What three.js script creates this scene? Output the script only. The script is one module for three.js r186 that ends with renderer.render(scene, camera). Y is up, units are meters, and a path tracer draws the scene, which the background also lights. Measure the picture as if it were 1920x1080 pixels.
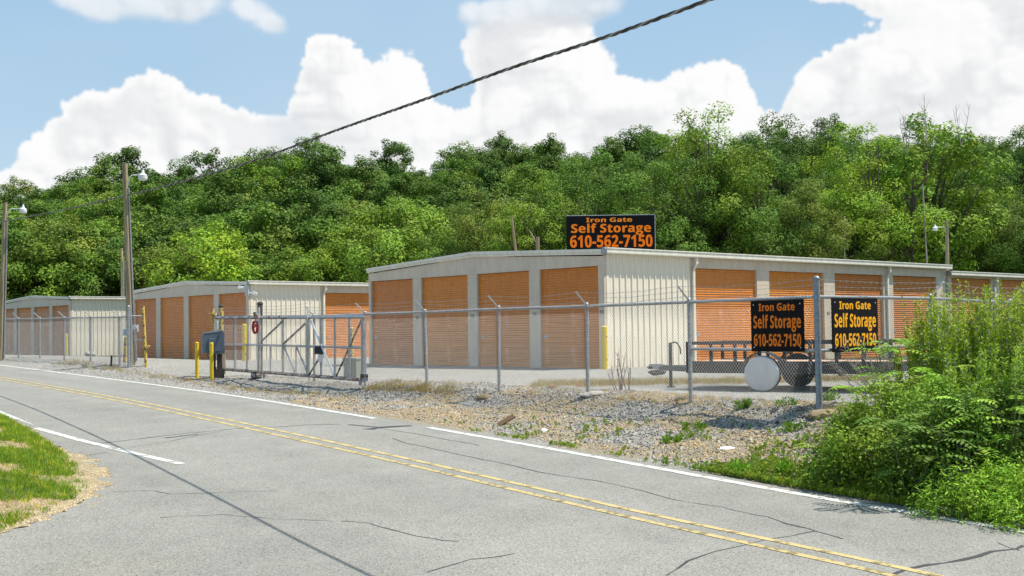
import * as THREE from 'three';
import { mergeGeometries } from 'three/addons/utils/BufferGeometryUtils.js';

// ------------------------------------------------------------------ camera, sky, sun, exposure
const scene = new THREE.Scene();
const FPX = 2277, EYE = new THREE.Vector3(0, 1.22, 0);
const camera = new THREE.PerspectiveCamera(2 * Math.atan(540 / FPX) * 180 / Math.PI, 16 / 9, 0.1, 2000);
camera.rotation.order = 'YXZ';
camera.rotation.x = 2.04 * Math.PI / 180; camera.rotation.z = -0.772 * Math.PI / 180;
camera.position.copy(EYE); camera.updateMatrixWorld();
scene.add(camera);
const renderer = new THREE.WebGLRenderer({ antialias: true });
renderer.toneMapping = THREE.LinearToneMapping;
renderer.toneMappingExposure = 1.5;
renderer.shadowMap.enabled = true;
const sun = new THREE.DirectionalLight(new THREE.Color(1.0, 0.94, 0.83), 5);
sun.position.set(52, 100, -3); sun.target.position.set(0, 0, 0);
sun.castShadow = true; sun.shadow.mapSize.set(4096, 4096); sun.shadow.radius = 1;
Object.assign(sun.shadow.camera, { left: -150, right: 150, top: 150, bottom: -150, near: 1, far: 500 });
sun.position.multiplyScalar(2); scene.add(sun, sun.target);

// ------------------------------------------------------------------ helpers
function rng(seed) { let a = seed >>> 0; return () => { a = (a + 0x6d2b79f5) | 0; let t = Math.imul(a ^ (a >>> 15), 1 | a); t = (t + Math.imul(t ^ (t >>> 7), 61 | t)) ^ t; return ((t ^ (t >>> 14)) >>> 0) / 4294967296; }; }
const PERM = new Uint8Array(512); { const r = rng(77); const p = [...Array(256).keys()]; for (let i = 255; i > 0; i--) { const j = Math.floor(r() * (i + 1)); [p[i], p[j]] = [p[j], p[i]]; } for (let i = 0; i < 512; i++) PERM[i] = p[i & 255]; }
function vn(x, y) { // value noise 0..1
  const xi = Math.floor(x), yi = Math.floor(y), fx = x - xi, fy = y - yi;
  const u = fx * fx * (3 - 2 * fx), v = fy * fy * (3 - 2 * fy);
  const a = PERM[(xi & 255) + PERM[yi & 255]], b = PERM[((xi + 1) & 255) + PERM[yi & 255]], c = PERM[(xi & 255) + PERM[(yi + 1) & 255]], d = PERM[((xi + 1) & 255) + PERM[(yi + 1) & 255]];
  return ((a + (b - a) * u) * (1 - v) + (c + (d - c) * u) * v) / 255;
}
function fbm(x, y, o = 4) { let s = 0, a = 0.5, n = 0; for (let i = 0; i < o; i++) { s += a * vn(x, y); n += a; x = x * 2.03 + 17.1; y = y * 2.03 + 9.7; a *= 0.5; } return s / n; }
function wn(x, y, P) { // tileable value noise with period P (integer lattice)
  const xi = Math.floor(x), yi = Math.floor(y), fx = x - xi, fy = y - yi, m = (k) => ((k % P) + P) % P;
  const u = fx * fx * (3 - 2 * fx), v = fy * fy * (3 - 2 * fy), h = (i, j) => PERM[(m(i) & 255) + PERM[(m(j) + 31 * P) & 255]];
  return ((h(xi, yi) * (1 - u) + h(xi + 1, yi) * u) * (1 - v) + (h(xi, yi + 1) * (1 - u) + h(xi + 1, yi + 1) * u) * v) / 255;
}
function tfbm(x, y, P, o = 4) { let s = 0, a = 0.5, n = 0, p = P; for (let i = 0; i < o; i++) { s += a * wn(x * p, y * p, p); n += a; p *= 2; a *= 0.55; } return s / n; }
const sst = (a, b, x) => { const t = Math.min(1, Math.max(0, (x - a) / (b - a))); return t * t * (3 - 2 * t); };
const clamp = (x, a = 0, b = 1) => Math.min(b, Math.max(a, x));
const lerp = (a, b, t) => a + (b - a) * t;
function table(t) { return (x) => { if (x <= t[0][0]) return t[0][1]; for (let i = 1; i < t.length; i++) if (x <= t[i][0]) { const u = (x - t[i - 1][0]) / (t[i][0] - t[i - 1][0]); const m0 = i > 1 ? (t[i][1] - t[i - 2][1]) / (t[i][0] - t[i - 2][0]) : (t[i][1] - t[i - 1][1]) / (t[i][0] - t[i - 1][0]), m1 = i < t.length - 1 ? (t[i + 1][1] - t[i - 1][1]) / (t[i + 1][0] - t[i - 1][0]) : 0, h = t[i][0] - t[i - 1][0], u2 = u * u, u3 = u2 * u; return (2 * u3 - 3 * u2 + 1) * t[i - 1][1] + (u3 - 2 * u2 + u) * h * m0 + (3 * u2 - 2 * u3) * t[i][1] + (u3 - u2) * h * m1; } return t[t.length - 1][1]; }; }
const V = (x, y, z) => new THREE.Vector3(x, y, z);
const DS = [-0.571, 0.821], DN = [0.821, 0.571];          // along the road / across it, as (x, forward)
const toSN = (x, f) => [x * DS[0] + f * DS[1], x * DN[0] + f * DN[1]];
const fromSN = (s, n) => [s * DS[0] + n * DN[0], s * DS[1] + n * DN[1]];
const SN = (s, n, y) => { const [x, f] = fromSN(s, n); return V(x, y, -f); };
const ray = (px, py) => V((px - 960) / FPX, -(py - 540) / FPX, -1).applyQuaternion(camera.quaternion);
const planeN = (px, py, n) => { const r = ray(px, py), t = n / (r.x * DN[0] - r.z * DN[1]); return EYE.clone().addScaledVector(r, t); };
const atDepth = (px, py, f) => { const r = ray(px, py); return EYE.clone().addScaledVector(r, f / -r.z); };

const used = new Map();
function numbered(name) { const k = used.get(name) || 0; used.set(name, k + 1); return k ? `${name}_${String(k).padStart(3, '0')}` : name; }
function tag(o, label, category, group) { o.userData.label = label; o.userData.category = category; if (group) o.userData.group = group; return o; }
function thing(name, label, category, pos = [0, 0, 0], turn = 0, group) { const o = new THREE.Group(); o.name = numbered(name); o.position.set(...pos); o.rotation.y = turn; scene.add(o); return tag(o, label, category, group); }
function shadow(m) { m.castShadow = m.receiveShadow = true; return m; }
function part(name, geo, mat, parent) { const m = shadow(new THREE.Mesh(geo, mat)); m.name = name; parent.add(m); return m; }
function top(name, geo, mat, label, category, group) { const m = shadow(new THREE.Mesh(geo, mat)); m.name = numbered(name); scene.add(m); return tag(m, label, category, group); }
function struct(name, geo, mat) { const m = shadow(new THREE.Mesh(geo, mat)); m.name = numbered(name); m.userData.kind = 'structure'; scene.add(m); return m; }
function stuff(name, geo, mat, mats, colors, label, category) {
  const m = new THREE.InstancedMesh(geo, mat, mats.length); mats.forEach((x, i) => m.setMatrixAt(i, x)); if (colors) colors.forEach((c, i) => m.setColorAt(i, c));
  m.name = numbered(name); m.userData.kind = 'stuff'; m.castShadow = m.receiveShadow = true; scene.add(m); return tag(m, label, category);
}
function strip(g) { const q = g.index ? g.toNonIndexed() : g; for (const k of Object.keys(q.attributes)) if (!['position', 'normal', 'uv'].includes(k)) q.deleteAttribute(k); return q; }
function merge(list) { return list.length === 1 ? strip(list[0]) : mergeGeometries(list.map(strip)); }
function muv(geo, sc = 1) { // metric uv from the dominant axis
  const g = strip(geo), p = g.attributes.position, n = g.attributes.normal, uv = new Float32Array(p.count * 2);
  for (let i = 0; i < p.count; i++) { const ax = Math.abs(n.getX(i)), ay = Math.abs(n.getY(i)), az = Math.abs(n.getZ(i)); let u, v; if (ay > ax && ay > az) { u = p.getX(i); v = p.getZ(i); } else if (ax > az) { u = p.getZ(i); v = p.getY(i); } else { u = p.getX(i); v = p.getY(i); } uv[2 * i] = u * sc; uv[2 * i + 1] = v * sc; }
  g.setAttribute('uv', new THREE.BufferAttribute(uv, 2)); return g;
}
function box(x0, x1, y0, y1, z0, z1) { const g = new THREE.BoxGeometry(x1 - x0, y1 - y0, z1 - z0); g.translate((x0 + x1) / 2, (y0 + y1) / 2, (z0 + z1) / 2); return g; }
function bevelBox(w, h, d, b = 0.01) { // box centred at the origin with chamfered vertical edges and top
  const s = new THREE.Shape(); const x = w / 2 - b, y = h / 2 - b; s.moveTo(-x - b, -y); s.lineTo(-x, -y - b); s.lineTo(x, -y - b); s.lineTo(x + b, -y); s.lineTo(x + b, y); s.lineTo(x, y + b); s.lineTo(-x, y + b); s.lineTo(-x - b, y); s.closePath();
  const g = new THREE.ExtrudeGeometry(s, { depth: d - 2 * b, bevelEnabled: true, bevelSize: b * 0.8, bevelThickness: b, bevelSegments: 1 }); g.translate(0, 0, -d / 2 + b); return g;
}
const UPV = V(0, 1, 0);
function rod(a, b, r, r2 = r, n = 8, caps = true) { const d = b.clone().sub(a), L = d.length(); const g = new THREE.CylinderGeometry(r2, r, L, n, 1, !caps); g.translate(0, L / 2, 0); g.applyQuaternion(new THREE.Quaternion().setFromUnitVectors(UPV, d.normalize())); g.translate(a.x, a.y, a.z); return g; }
function bar(a, b, w, h) { const d = b.clone().sub(a), L = d.length(); const g = new THREE.BoxGeometry(w, L, h); g.translate(0, L / 2, 0); g.applyQuaternion(new THREE.Quaternion().setFromUnitVectors(UPV, d.normalize())); g.translate(a.x, a.y, a.z); return g; }
function tube(pts, r, seg = 24, n = 6) { return new THREE.TubeGeometry(new THREE.CatmullRomCurve3(pts), seg, r, n); }
function rock(r, seed, sx = 1, sy = 0.7, sz = 1, det = 2) { const g = new THREE.IcosahedronGeometry(r, det), p = g.attributes.position; for (let i = 0; i < p.count; i++) { const v = V(p.getX(i), p.getY(i), p.getZ(i)).normalize(); const k = 0.72 + 0.55 * fbm(v.x * 1.7 + v.z * 1.1 + seed * 7.3 + 50, v.y * 1.9 + v.z + seed * 3.1 + 50, 3); p.setXYZ(i, v.x * r * k * sx, v.y * r * k * sy, v.z * r * k * sz); } g.computeVertexNormals(); return g; }

// ------------------------------------------------------------------ ground shape
const yr = table([[-30, -1.75], [0, -1.28], [7, -1.03], [10.8, -0.93], [13, -0.85], [16, -0.74], [20, -0.61], [23.8, -0.5], [29.8, -0.35], [39, -0.2], [57, 0.03], [80, 0.2], [140, 0.35]]);
const lotY = table([[-20, -0.7], [0, -0.45], [8, -0.2], [13.3, -0.12], [16, -0.08], [22, -0.06], [29, -0.08], [34, -0.11], [38, -0.18], [41, -0.16], [43, -0.08], [46.3, 0.04], [48, 0.12], [51, 0.18], [55, 0.24], [61, 0.3], [80, 0.3]]);
const bankTop = table([[-10, 15.5], [13, 15.5], [33, 15.45], [38, 15], [46, 14.35], [60, 13.9]]);
const bankDrop = table([[-10, 0.3], [13, 0.3], [33, 0.3], [36.5, 0.12], [40, 0.02], [45, 0.04], [50, 0.12], [60, 0.12]]);
const vergeN = table([[12.6, 1.6], [13.3, 2.7], [14.4, 3.7], [15.4, 4.3], [16.6, 4.7], [18.6, 5.05], [20.8, 5.3], [24, 5.6], [28, 5.85], [40, 5.9]]);
const EDGE = 12.22;
const hillTop = table([[-1.2, 12], [-0.45, 13.2], [-0.36, 18.8], [-0.285, 17.0], [-0.2, 20.6], [-0.07, 21], [0.02, 22.8], [0.15, 23.6], [0.3, 23], [0.45, 24], [1.2, 26]]);
function hill(x, f) { if (f < 60) return 0; const start = 96 + 6 * (fbm(x * 0.03 + 40, 3.3) - 0.5); return hillTop(x / f) * sst(start - 10, 225, f) + (f > 110 ? 2.0 * (fbm(x * 0.02 + 9, f * 0.02 + 4) - 0.5) * sst(110, 150, f) : 0); }
function ground(x, f) {
  const [s, n] = toSN(x, f); const R = yr(s); let h;
  if (n <= EDGE) { h = R; if (s > 12.4 && n < 7) { const d = Math.min(vergeN(s) - n, (s - 12.5) * 0.8); if (d > 0) h += 0.42 * sst(0, 2.6, d) + 0.02; } } else {
    const nb = bankTop(s), L = lerp(lotY(s), 0, sst(nb, nb + 10, n)); const t = clamp((n - EDGE) / (nb - EDGE));
    const nm = nb - 1.05, ym = lotY(s) - bankDrop(s); h = n < nm ? lerp(R, ym, (n - EDGE) / (nm - EDGE)) : lerp(ym, L, 0.5 * sst(nm, nb, n) + 0.5 * clamp((n - nm) / (nb - nm))); h = h - 0.035 * sst(0, 0.08, t) * (1 - sst(0.1, 0.6, t));
    const k = sst(EDGE, EDGE + 0.8, n) * (1 - sst(nb + 0.5, nb + 3, n)); h += k * (0.11 * (fbm(x * 1.1 + 30, f * 1.1 + 30, 3) - 0.5) + 0.04 * (vn(x * 4, f * 4) - 0.5));
    h += hill(x, f);
  }
  return h;
}
const onGround = (px, py) => { const r = ray(px, py); let t = 5, g; for (let i = 0; i < 4000; i++) { const p = EYE.clone().addScaledVector(r, t); g = ground(p.x, -p.z); if (p.y <= g) return V(p.x, g, p.z); t += 0.03; } return EYE.clone().addScaledVector(r, t); };
const gv = (x, f) => V(x, ground(x, f), -f);
// ------------------------------------------------------------------ materials
function tex(size, fn, srgb = true, rep = 1) { // fn(u, v) -> [r, g, b] linear 0..1 (or a grey number)
  const d = new Uint8Array(size * size * 4), enc = (c) => Math.round(255 * clamp(srgb ? (c <= 0.0031308 ? 12.92 * c : 1.055 * Math.pow(c, 1 / 2.4) - 0.055) : c));
  for (let j = 0; j < size; j++) for (let i = 0; i < size; i++) { let c = fn(i / size, j / size, i, j); if (typeof c === 'number') c = [c, c, c]; const k = 4 * (j * size + i); d[k] = enc(c[0]); d[k + 1] = enc(c[1]); d[k + 2] = enc(c[2]); d[k + 3] = 255; }
  const t = new THREE.DataTexture(d, size, size); t.wrapS = t.wrapT = THREE.RepeatWrapping; t.magFilter = THREE.LinearFilter; t.minFilter = THREE.LinearMipmapLinearFilter; t.repeat.set(rep, rep); if (srgb) t.colorSpace = THREE.SRGBColorSpace; t.needsUpdate = true; return t;
}
const rT = rng(5);
const mulc = (c, k) => [c[0] * k, c[1] * k, c[2] * k];
// asphalt: pale worn binder with light and dark chippings
const asphGrain = []; for (let i = 0; i < 1024 * 1024; i++) asphGrain.push(rT());
const asphFn = (u, v, i, j) => { const g = asphGrain[j * 1024 + i], g2 = asphGrain[(j >> 1) * 1024 + (i >> 1)]; const m = tfbm(u, v, 6, 4) - 0.5; const g4 = asphGrain[(j >> 2) * 1024 + (i >> 2) + 77]; const k = 1 + 0.25 * m + 0.45 * (g4 - 0.5) + 0.3 * (g2 - 0.5) + 0.2 * (g - 0.5) + (g4 > 0.94 ? 0.3 : 0) - (g4 < 0.07 ? 0.35 : 0); return [0.212 * k, 0.207 * k, 0.186 * k]; };
const asphT = tex(1024, asphFn, true, 1 / 3.2), asphB = tex(1024, (u, v, i, j) => clamp(0.5 + 0.5 * (asphGrain[(j >> 1) * 1024 + (i >> 1)] - 0.5) + 0.3 * (asphGrain[j * 1024 + i] - 0.5)), false, 1 / 3.2);
// gravel: voronoi stones
const GN = 46, gs = []; for (let i = 0; i < GN * GN; i++) gs.push([rT(), rT(), rT(), rT()]);
function gravelCell(u, v) { const x = u * GN, y = v * GN, xi = Math.floor(x), yi = Math.floor(y); let d1 = 9, d2 = 9, id = 0; for (let a = -1; a < 2; a++) for (let b = -1; b < 2; b++) { const q = ((yi + b + GN) % GN) * GN + ((xi + a + GN) % GN), s = gs[q], dx = xi + a + s[0] - x, dy = yi + b + s[1] - y, d = dx * dx + dy * dy; if (d < d1) { d2 = d1; d1 = d; id = q; } else if (d < d2) d2 = d; } return [Math.sqrt(d1), Math.sqrt(d2), gs[id]]; }
const gravelT = tex(1024, (u, v) => { const [a, b, s] = gravelCell(u, v); const k = (0.62 + 0.75 * s[2]) * (1 + 0.35 * (tfbm(u, v, 8, 4) - 0.5)); const w = 0.06 * (s[3] - 0.5); return b - a < 0.07 ? mulc([0.09, 0.083, 0.072], 0.75 + 0.3 * s[2]) : [0.335 * k * (1 + w), 0.325 * k, 0.298 * k * (1 - w)]; }, true, 1 / 1.7);
const gravelB = tex(1024, (u, v) => { const [a, b, s] = gravelCell(u, v); return clamp((b - a) * 1.6) * (0.6 + 0.4 * s[2]); }, false, 1 / 1.7);
// painted steel, galvanised steel, wood, bark, concrete, rust
const steelN = tex(512, (u, v) => 0.86 + 0.28 * (tfbm(u, v, 5, 5) - 0.5), false, 0.8);
const dirtT = tex(512, (u, v) => { const m = tfbm(u, v, 4, 5), st = tfbm(u * 1.0, v * 0.25, 24, 3); const k = 0.9 + 0.26 * (m - 0.5) + 0.22 * (st - 0.5); return [clamp(k), clamp(k * 0.995), clamp(k * 0.985)]; }, true, 0.35);
const galvT = tex(256, (u, v) => { const k = 0.34 + 0.3 * (tfbm(u, v, 12, 3) - 0.5) + 0.15 * (rT() - 0.5); return [k, k * 1.02, k * 1.05]; }, true, 3);
const woodT = tex(512, (u, v) => { const g = tfbm(u, v * 0.06, 60, 3), m = tfbm(u, v * 0.3, 10, 4); const k = 0.55 + 0.75 * g + 0.5 * (m - 0.5); const c = g < 0.36 ? 0.5 : 1; return mulc([0.34, 0.275, 0.165], k * c); }, true, 0.7);
const barkT = tex(256, (u, v) => { const k = 0.5 + tfbm(u, v * 0.3, 24, 4); return mulc([0.105, 0.085, 0.062], k); }, true, 0.9);
const concT = tex(256, (u, v) => { const k = 0.8 + 0.5 * (tfbm(u, v, 6, 5) - 0.5) + 0.12 * (rT() - 0.5); return mulc([0.46, 0.44, 0.40], k); }, true, 2);
const rustT = tex(256, (u, v) => { const m = tfbm(u, v, 5, 5), r = sst(0.47, 0.56, m); return [lerp(0.33, 0.12, r), lerp(0.34, 0.06, r), lerp(0.35, 0.032, r)]; }, true, 1.6);
const yelT = tex(256, (u, v) => { const m = tfbm(u, v, 5, 5), r = sst(0.64, 0.7, m); const k = 0.92 + 0.25 * (m - 0.5); return [lerp(0.78 * k, 0.16, r), lerp(0.54 * k, 0.09, r), lerp(0.012, 0.05, r)]; }, true, 1.4);
const yelWornT = tex(256, (u, v) => { const m = tfbm(u, v, 7, 5), r = sst(0.5, 0.56, m); return [lerp(0.66, 0.13, r), lerp(0.47, 0.085, r), lerp(0.09, 0.055, r)]; }, true, 2.2);
const std = (o) => new THREE.MeshStandardMaterial({ roughness: 0.8, metalness: 0, ...o });
const lin = (r, g, b) => new THREE.Color().setRGB(r, g, b);
const paint = (r, g, b, rough = 0.5) => std({ color: lin(r, g, b), map: dirtT, roughness: rough, roughnessMap: steelN });
const M = {
  asphalt: std({ map: asphT, bumpMap: asphB, bumpScale: 0.006, roughness: 0.93, vertexColors: true }),
  gravel: std({ map: gravelT, bumpMap: gravelB, bumpScale: 0.02, roughness: 0.97, vertexColors: true }),
  hillSoil: std({ color: lin(0.045, 0.06, 0.02), map: dirtT, roughness: 1 }),
  tar: std({ color: lin(0.032, 0.032, 0.034), roughness: 0.7 }),
  cream: paint(0.84, 0.765, 0.63, 0.5), trim: paint(0.65, 0.55, 0.435, 0.5), gutter: paint(0.80, 0.755, 0.65, 0.42), roof: paint(0.62, 0.62, 0.6, 0.4),
  orange: paint(0.66, 0.225, 0.028, 0.3), dark: std({ color: lin(0.03, 0.03, 0.03), roughness: 0.7 }), inside: std({ color: lin(0.08, 0.08, 0.08) }),
  galv: std({ map: galvT, metalness: 0.55, roughness: 0.48 }), wire: std({ color: lin(0.33, 0.335, 0.34), metalness: 0.5, roughness: 0.4 }), postBlue: std({ color: lin(0.62, 0.74, 0.86), map: galvT, metalness: 0.4, roughness: 0.5 }),
  alu: std({ color: lin(0.6, 0.61, 0.62), metalness: 0.5, roughness: 0.4 }), wood: std({ map: woodT, bumpMap: woodT, bumpScale: 0.012, roughness: 0.95 }), bark: std({ color: lin(0.75, 0.72, 0.7), map: barkT, bumpMap: barkT, bumpScale: 0.02, roughness: 1 }), deadWood: std({ color: lin(0.26, 0.185, 0.125), roughness: 0.95 }), greyTwig: std({ color: lin(0.34, 0.30, 0.26), roughness: 0.95 }), redStem: std({ color: lin(0.17, 0.09, 0.08), roughness: 0.9 }),
  concrete: std({ map: concT, bumpMap: concT, bumpScale: 0.02, roughness: 0.95 }), footing: std({ color: lin(0.62, 0.5, 0.33), map: concT, bumpMap: concT, bumpScale: 0.03, roughness: 1 }), rust: std({ map: rustT, metalness: 0.2, roughness: 0.75 }), yellow: std({ map: yelT, roughness: 0.5 }), yellowWorn: std({ map: yelWornT, roughness: 0.65 }),
  black: std({ color: lin(0.014, 0.014, 0.015), roughness: 0.55 }), rubber: std({ color: lin(0.025, 0.025, 0.026), roughness: 0.85 }), white: std({ color: lin(0.62, 0.63, 0.64), map: dirtT, roughness: 0.55 }), lampWhite: std({ color: lin(0.66, 0.67, 0.68), roughness: 0.35 }),
  boxBlue: std({ color: lin(0.085, 0.115, 0.155), roughness: 0.5 }), boxTop: std({ color: lin(0.16, 0.2, 0.25), roughness: 0.45 }), boxGreen: std({ color: lin(0.2, 0.235, 0.19), map: dirtT, roughness: 0.6 }), greyBox: std({ color: lin(0.45, 0.47, 0.48), roughness: 0.5 }), blueSign: std({ color: lin(0.2, 0.36, 0.55), roughness: 0.5 }), red: std({ color: lin(0.4, 0.02, 0.025), roughness: 0.55 }), postDark: std({ color: lin(0.05, 0.042, 0.038), map: dirtT, roughness: 0.8 }), peach: std({ color: lin(0.66, 0.4, 0.24), map: dirtT, roughness: 0.7 }),
  cable: std({ color: lin(0.055, 0.052, 0.048), roughness: 0.7 }), cableGrey: std({ color: lin(0.3, 0.29, 0.26), roughness: 0.55, metalness: 0.2 }), signBlack: new THREE.MeshPhysicalMaterial({ color: lin(0.012, 0.011, 0.013), roughness: 0.7, specularIntensity: 0.3 }), stoneOrange: std({ color: lin(0.62, 0.36, 0.15), map: concT, roughness: 1 }), stonePale: std({ color: lin(1.1, 1.05, 1.0), map: concT, roughness: 1 }), rustBoard: std({ color: lin(0.13, 0.075, 0.04), roughness: 0.9 }), paper: std({ color: lin(0.82, 0.83, 0.84), roughness: 0.8 }), deckWood: std({ color: lin(0.5, 0.33, 0.22), map: dirtT, roughness: 0.9 }),
};
function leafMat(r, g, b, tr = 0.35) { return new THREE.MeshPhysicalMaterial({ color: lin(r, g, b), vertexColors: true, roughness: 0.75, specularIntensity: 0.3, transmission: tr, thickness: 0, side: THREE.DoubleSide }); }
const paintT = tex(512, (u, v, i, j) => { const m = tfbm(u, v, 10, 4), g = asphGrain[j * 1024 + i]; const k = 0.9 + 0.35 * (m - 0.5) + 0.14 * (g - 0.5); return m < 0.37 || g < 0.05 ? [0.42, 0.41, 0.39] : [clamp(k), clamp(k), clamp(k)]; }, true, 0.8);
M.whitePaint = std({ color: lin(0.56, 0.56, 0.53), map: paintT, roughness: 0.8 });
M.yellowPaint = std({ color: lin(0.48, 0.375, 0.16), map: paintT, roughness: 0.8 });


// ------------------------------------------------------------------ sky: blue air with heaped summer clouds, computed
{
  const SKYK = 0.645, W = 4096, H = 2048, data = new Float32Array(W * H * 4), K = FPX;
  // heaps of cloud as [azimuth px, height px, radius x, radius y, density]; the same measure all round: 2277 to the radian, height above the horizon
  const puffs = []; const add = (x, y, rx, ry, d = 1) => puffs.push([x, y, rx, ry, d]);
  const seen = [
    // low left bank
    [60, 255, 50, 34], [120, 300, 62, 62], [180, 330, 70, 95], [250, 345, 85, 135], [300, 400, 62, 92], [345, 360, 70, 95], [420, 340, 70, 100], [470, 320, 55, 60], [520, 300, 70, 90], [250, 270, 220, 90], [430, 260, 180, 110], [120, 230, 90, 50],
    // middle tower
    [610, 470, 42, 92], [640, 430, 70, 130], [700, 400, 80, 150], [755, 430, 52, 110], [780, 395, 45, 120], [600, 370, 60, 80], [840, 350, 60, 70], [720, 300, 150, 110],
    // big middle right mass
    [930, 360, 70, 120], [1000, 440, 95, 140], [1060, 470, 90, 120], [940, 520, 80, 60], [1010, 540, 90, 60], [1130, 420, 80, 110], [1190, 385, 60, 80], [1160, 350, 100, 90], [1040, 330, 160, 130],
    [1290, 430, 45, 66], [1340, 445, 45, 62], [1385, 430, 42, 64], [1260, 400, 50, 60], [1330, 370, 100, 80],
    // right bank
    [1530, 430, 70, 52], [1600, 450, 85, 70], [1680, 470, 95, 90], [1760, 480, 100, 95], [1850, 480, 110, 110], [1910, 420, 90, 120], [1700, 400, 170, 70], [1830, 555, 110, 60], [1640, 590, 90, 46], [1740, 575, 110, 60], [1580, 370, 120, 60], [1720, 340, 160, 70], [1880, 350, 130, 80], [1470, 350, 70, 50], [1900, 600, 130, 70], [1560, 610, 70, 30], [2020, 480, 160, 150]];
  const thin = [[260, 600, 110, 50], [340, 585, 90, 50], [210, 565, 60, 26], [380, 600, 60, 40], [500, 575, 60, 34], [470, 600, 40, 26], [525, 560, 36, 26], [160, 590, 60, 30], [1120, 605, 130, 40], [1000, 600, 110, 40], [900, 590, 60, 30], [1240, 300, 200, 60], [300, 220, 320, 60], [760, 250, 200, 80], [560, 230, 160, 60], [1450, 300, 160, 60], [1780, 250, 260, 70], [560, 360, 70, 40]];
  for (const p of seen) add(...p, 1); for (const p of thin) add(...p, 0.55);
  const r = rng(911), P2 = Math.PI * K; // the rest of the sky: heaps of the same size and cover
  for (let k = 0; k < 34; k++) { const cx = 960 + P2 * (r() * 2 - 1), cy = 200 + 1700 * Math.pow(r(), 1.3), big = 0.6 + 0.8 * r(); if (Math.abs(cx - 960) < 1500 && cy < 900) continue; const st = 1 / Math.max(0.35, Math.cos(cy / K)); for (let i = 0; i < 9; i++) add(cx + (r() - 0.5) * 520 * big * st, cy + (r() - 0.3) * 170 * big, (60 + 90 * r()) * big * st, (50 + 60 * r()) * big, r() < 0.25 ? 0.55 : 1); }
  // coarse buckets over azimuth
  const NB = 96, buckets = Array.from({ length: NB }, () => []), span = 2 * P2, wrap = (d) => d - span * Math.round(d / span);
  for (const p of puffs) for (let b = 0; b < NB; b++) { const c = 960 - P2 + (b + 0.5) * span / NB; if (Math.abs(wrap(p[0] - c)) < p[2] * 1.9 + span / NB) buckets[b].push(p); }
  const field = (x, y) => { const b = buckets[Math.min(NB - 1, Math.max(0, Math.floor((x - 960 + P2) / span * NB)))]; let q = 0, dn = 0; for (const p of b) { const dx = wrap(x - p[0]) / p[2], dy = (y - p[1]) / p[3], d2 = dx * dx + dy * dy; if (d2 > 3.4) continue; const w = Math.exp(-1.5 * d2); q += w; dn += w * p[4]; } return [Math.min(q, 1.6), q > 0 ? dn / q : 0]; };
  const billow = (x, y, f, o) => { let s = 0, a = 0.5; for (let i = 0; i < o; i++) { s += a * Math.min(1, Math.abs(2 * vn(x * f + 31 * i, y * f * 1.1 + 13 * i) - 1) * 1.6); f *= 2.05; a *= 0.5; } return s - 0.52; };
  for (let j = 0; j < H; j++) {
    const el = ((j + 0.5) / H - 0.5) * Math.PI, y0 = Math.max(el, 0) * K;
    for (let i = 0; i < W; i++) {
      let az = ((i + 0.5) / W - 0.25) * 2 * Math.PI; if (az > Math.PI) az -= 2 * Math.PI;
      const x = 960 + az * K, y = y0 + 0.0135 * 0; const e = Math.max(0, Math.sin(el));
      // clear air: deeper overhead, milky at the horizon
      const t = 1 - Math.exp(-e * 3.0); let cr = lerp(0.68, 0.16, t), cg = lerp(0.845, 0.41, t), cb = lerp(0.95, 0.72, t);
      if (el < -0.02) { cr = 0.3; cg = 0.3; cb = 0.26; } else {
        const haze = 0.10 * sst(0.35, 0.75, fbm(x / 420 + 7, y / 300 + 3, 3)); cr = lerp(cr, 0.9, haze); cg = lerp(cg, 0.93, haze); cb = lerp(cb, 0.96, haze);
        const [f0, dn] = field(x, y);
        if (f0 > 0.02) {
          const n1 = billow(x, y, 1 / 95, 5), n2 = fbm(x / 190 + 3, y / 130 + 8, 5) - 0.5; const solid = sst(0.6, 0.95, dn), low = 1 - sst(30, 200, y);
          const q = f0 - 0.55 + 0.3 * n1 + 0.38 * (1 - 0.5 * low) * billow(x + 500, y + 300, 1 / 46, 4) + 0.7 * n2; const edge = sst(0.4, 0.65, fbm(x / 75 + 21, y / 75 + 2, 3)); const soft = lerp(0.8, lerp(lerp(0.025, 0.12, edge), 0.34, low), solid); const a = sst(0, soft, q) * lerp(0.72, lerp(1, 0.85, low), solid);
          // sunlit heads, faintly greyer hollows
          const up = field(x + 20, y + 34), n3 = billow(x + 6, y + 10, 1 / 95, 5); const relief = (f0 - up[0]) * 0.5 + (n1 - n3) * 0.9;
          let L = 1.0 + 0.15 * clamp(relief, -0.7, 0.4) - 0.13 * sst(-0.12, 0.2, n2 - 0.5 * n1) * sst(0.05, 0.5, q) - 0.04 * low - 0.05 * (1 - solid); L = clamp(L, 0.72, 1.02);
          const sh = clamp((1 - L) / 0.3); cr = lerp(cr, L * (1 - 0.07 * sh), a); cg = lerp(cg, L * (1 - 0.025 * sh), a); cb = lerp(cb, L * (1 + 0.02 * sh) , a);
        }
      }
      const k = 4 * (j * W + i); data[k] = cr * SKYK; data[k + 1] = cg * SKYK; data[k + 2] = cb * SKYK; data[k + 3] = 1;
    }
  }
  const sky = new THREE.DataTexture(data, W, H, THREE.RGBAFormat, THREE.FloatType); sky.mapping = THREE.EquirectangularReflectionMapping; sky.colorSpace = THREE.LinearSRGBColorSpace; sky.magFilter = sky.minFilter = THREE.LinearFilter; sky.wrapS = THREE.RepeatWrapping; sky.needsUpdate = true;
  scene.background = sky; scene.environment = sky; scene.backgroundIntensity = 1; scene.environmentIntensity = 1;
}

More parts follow.
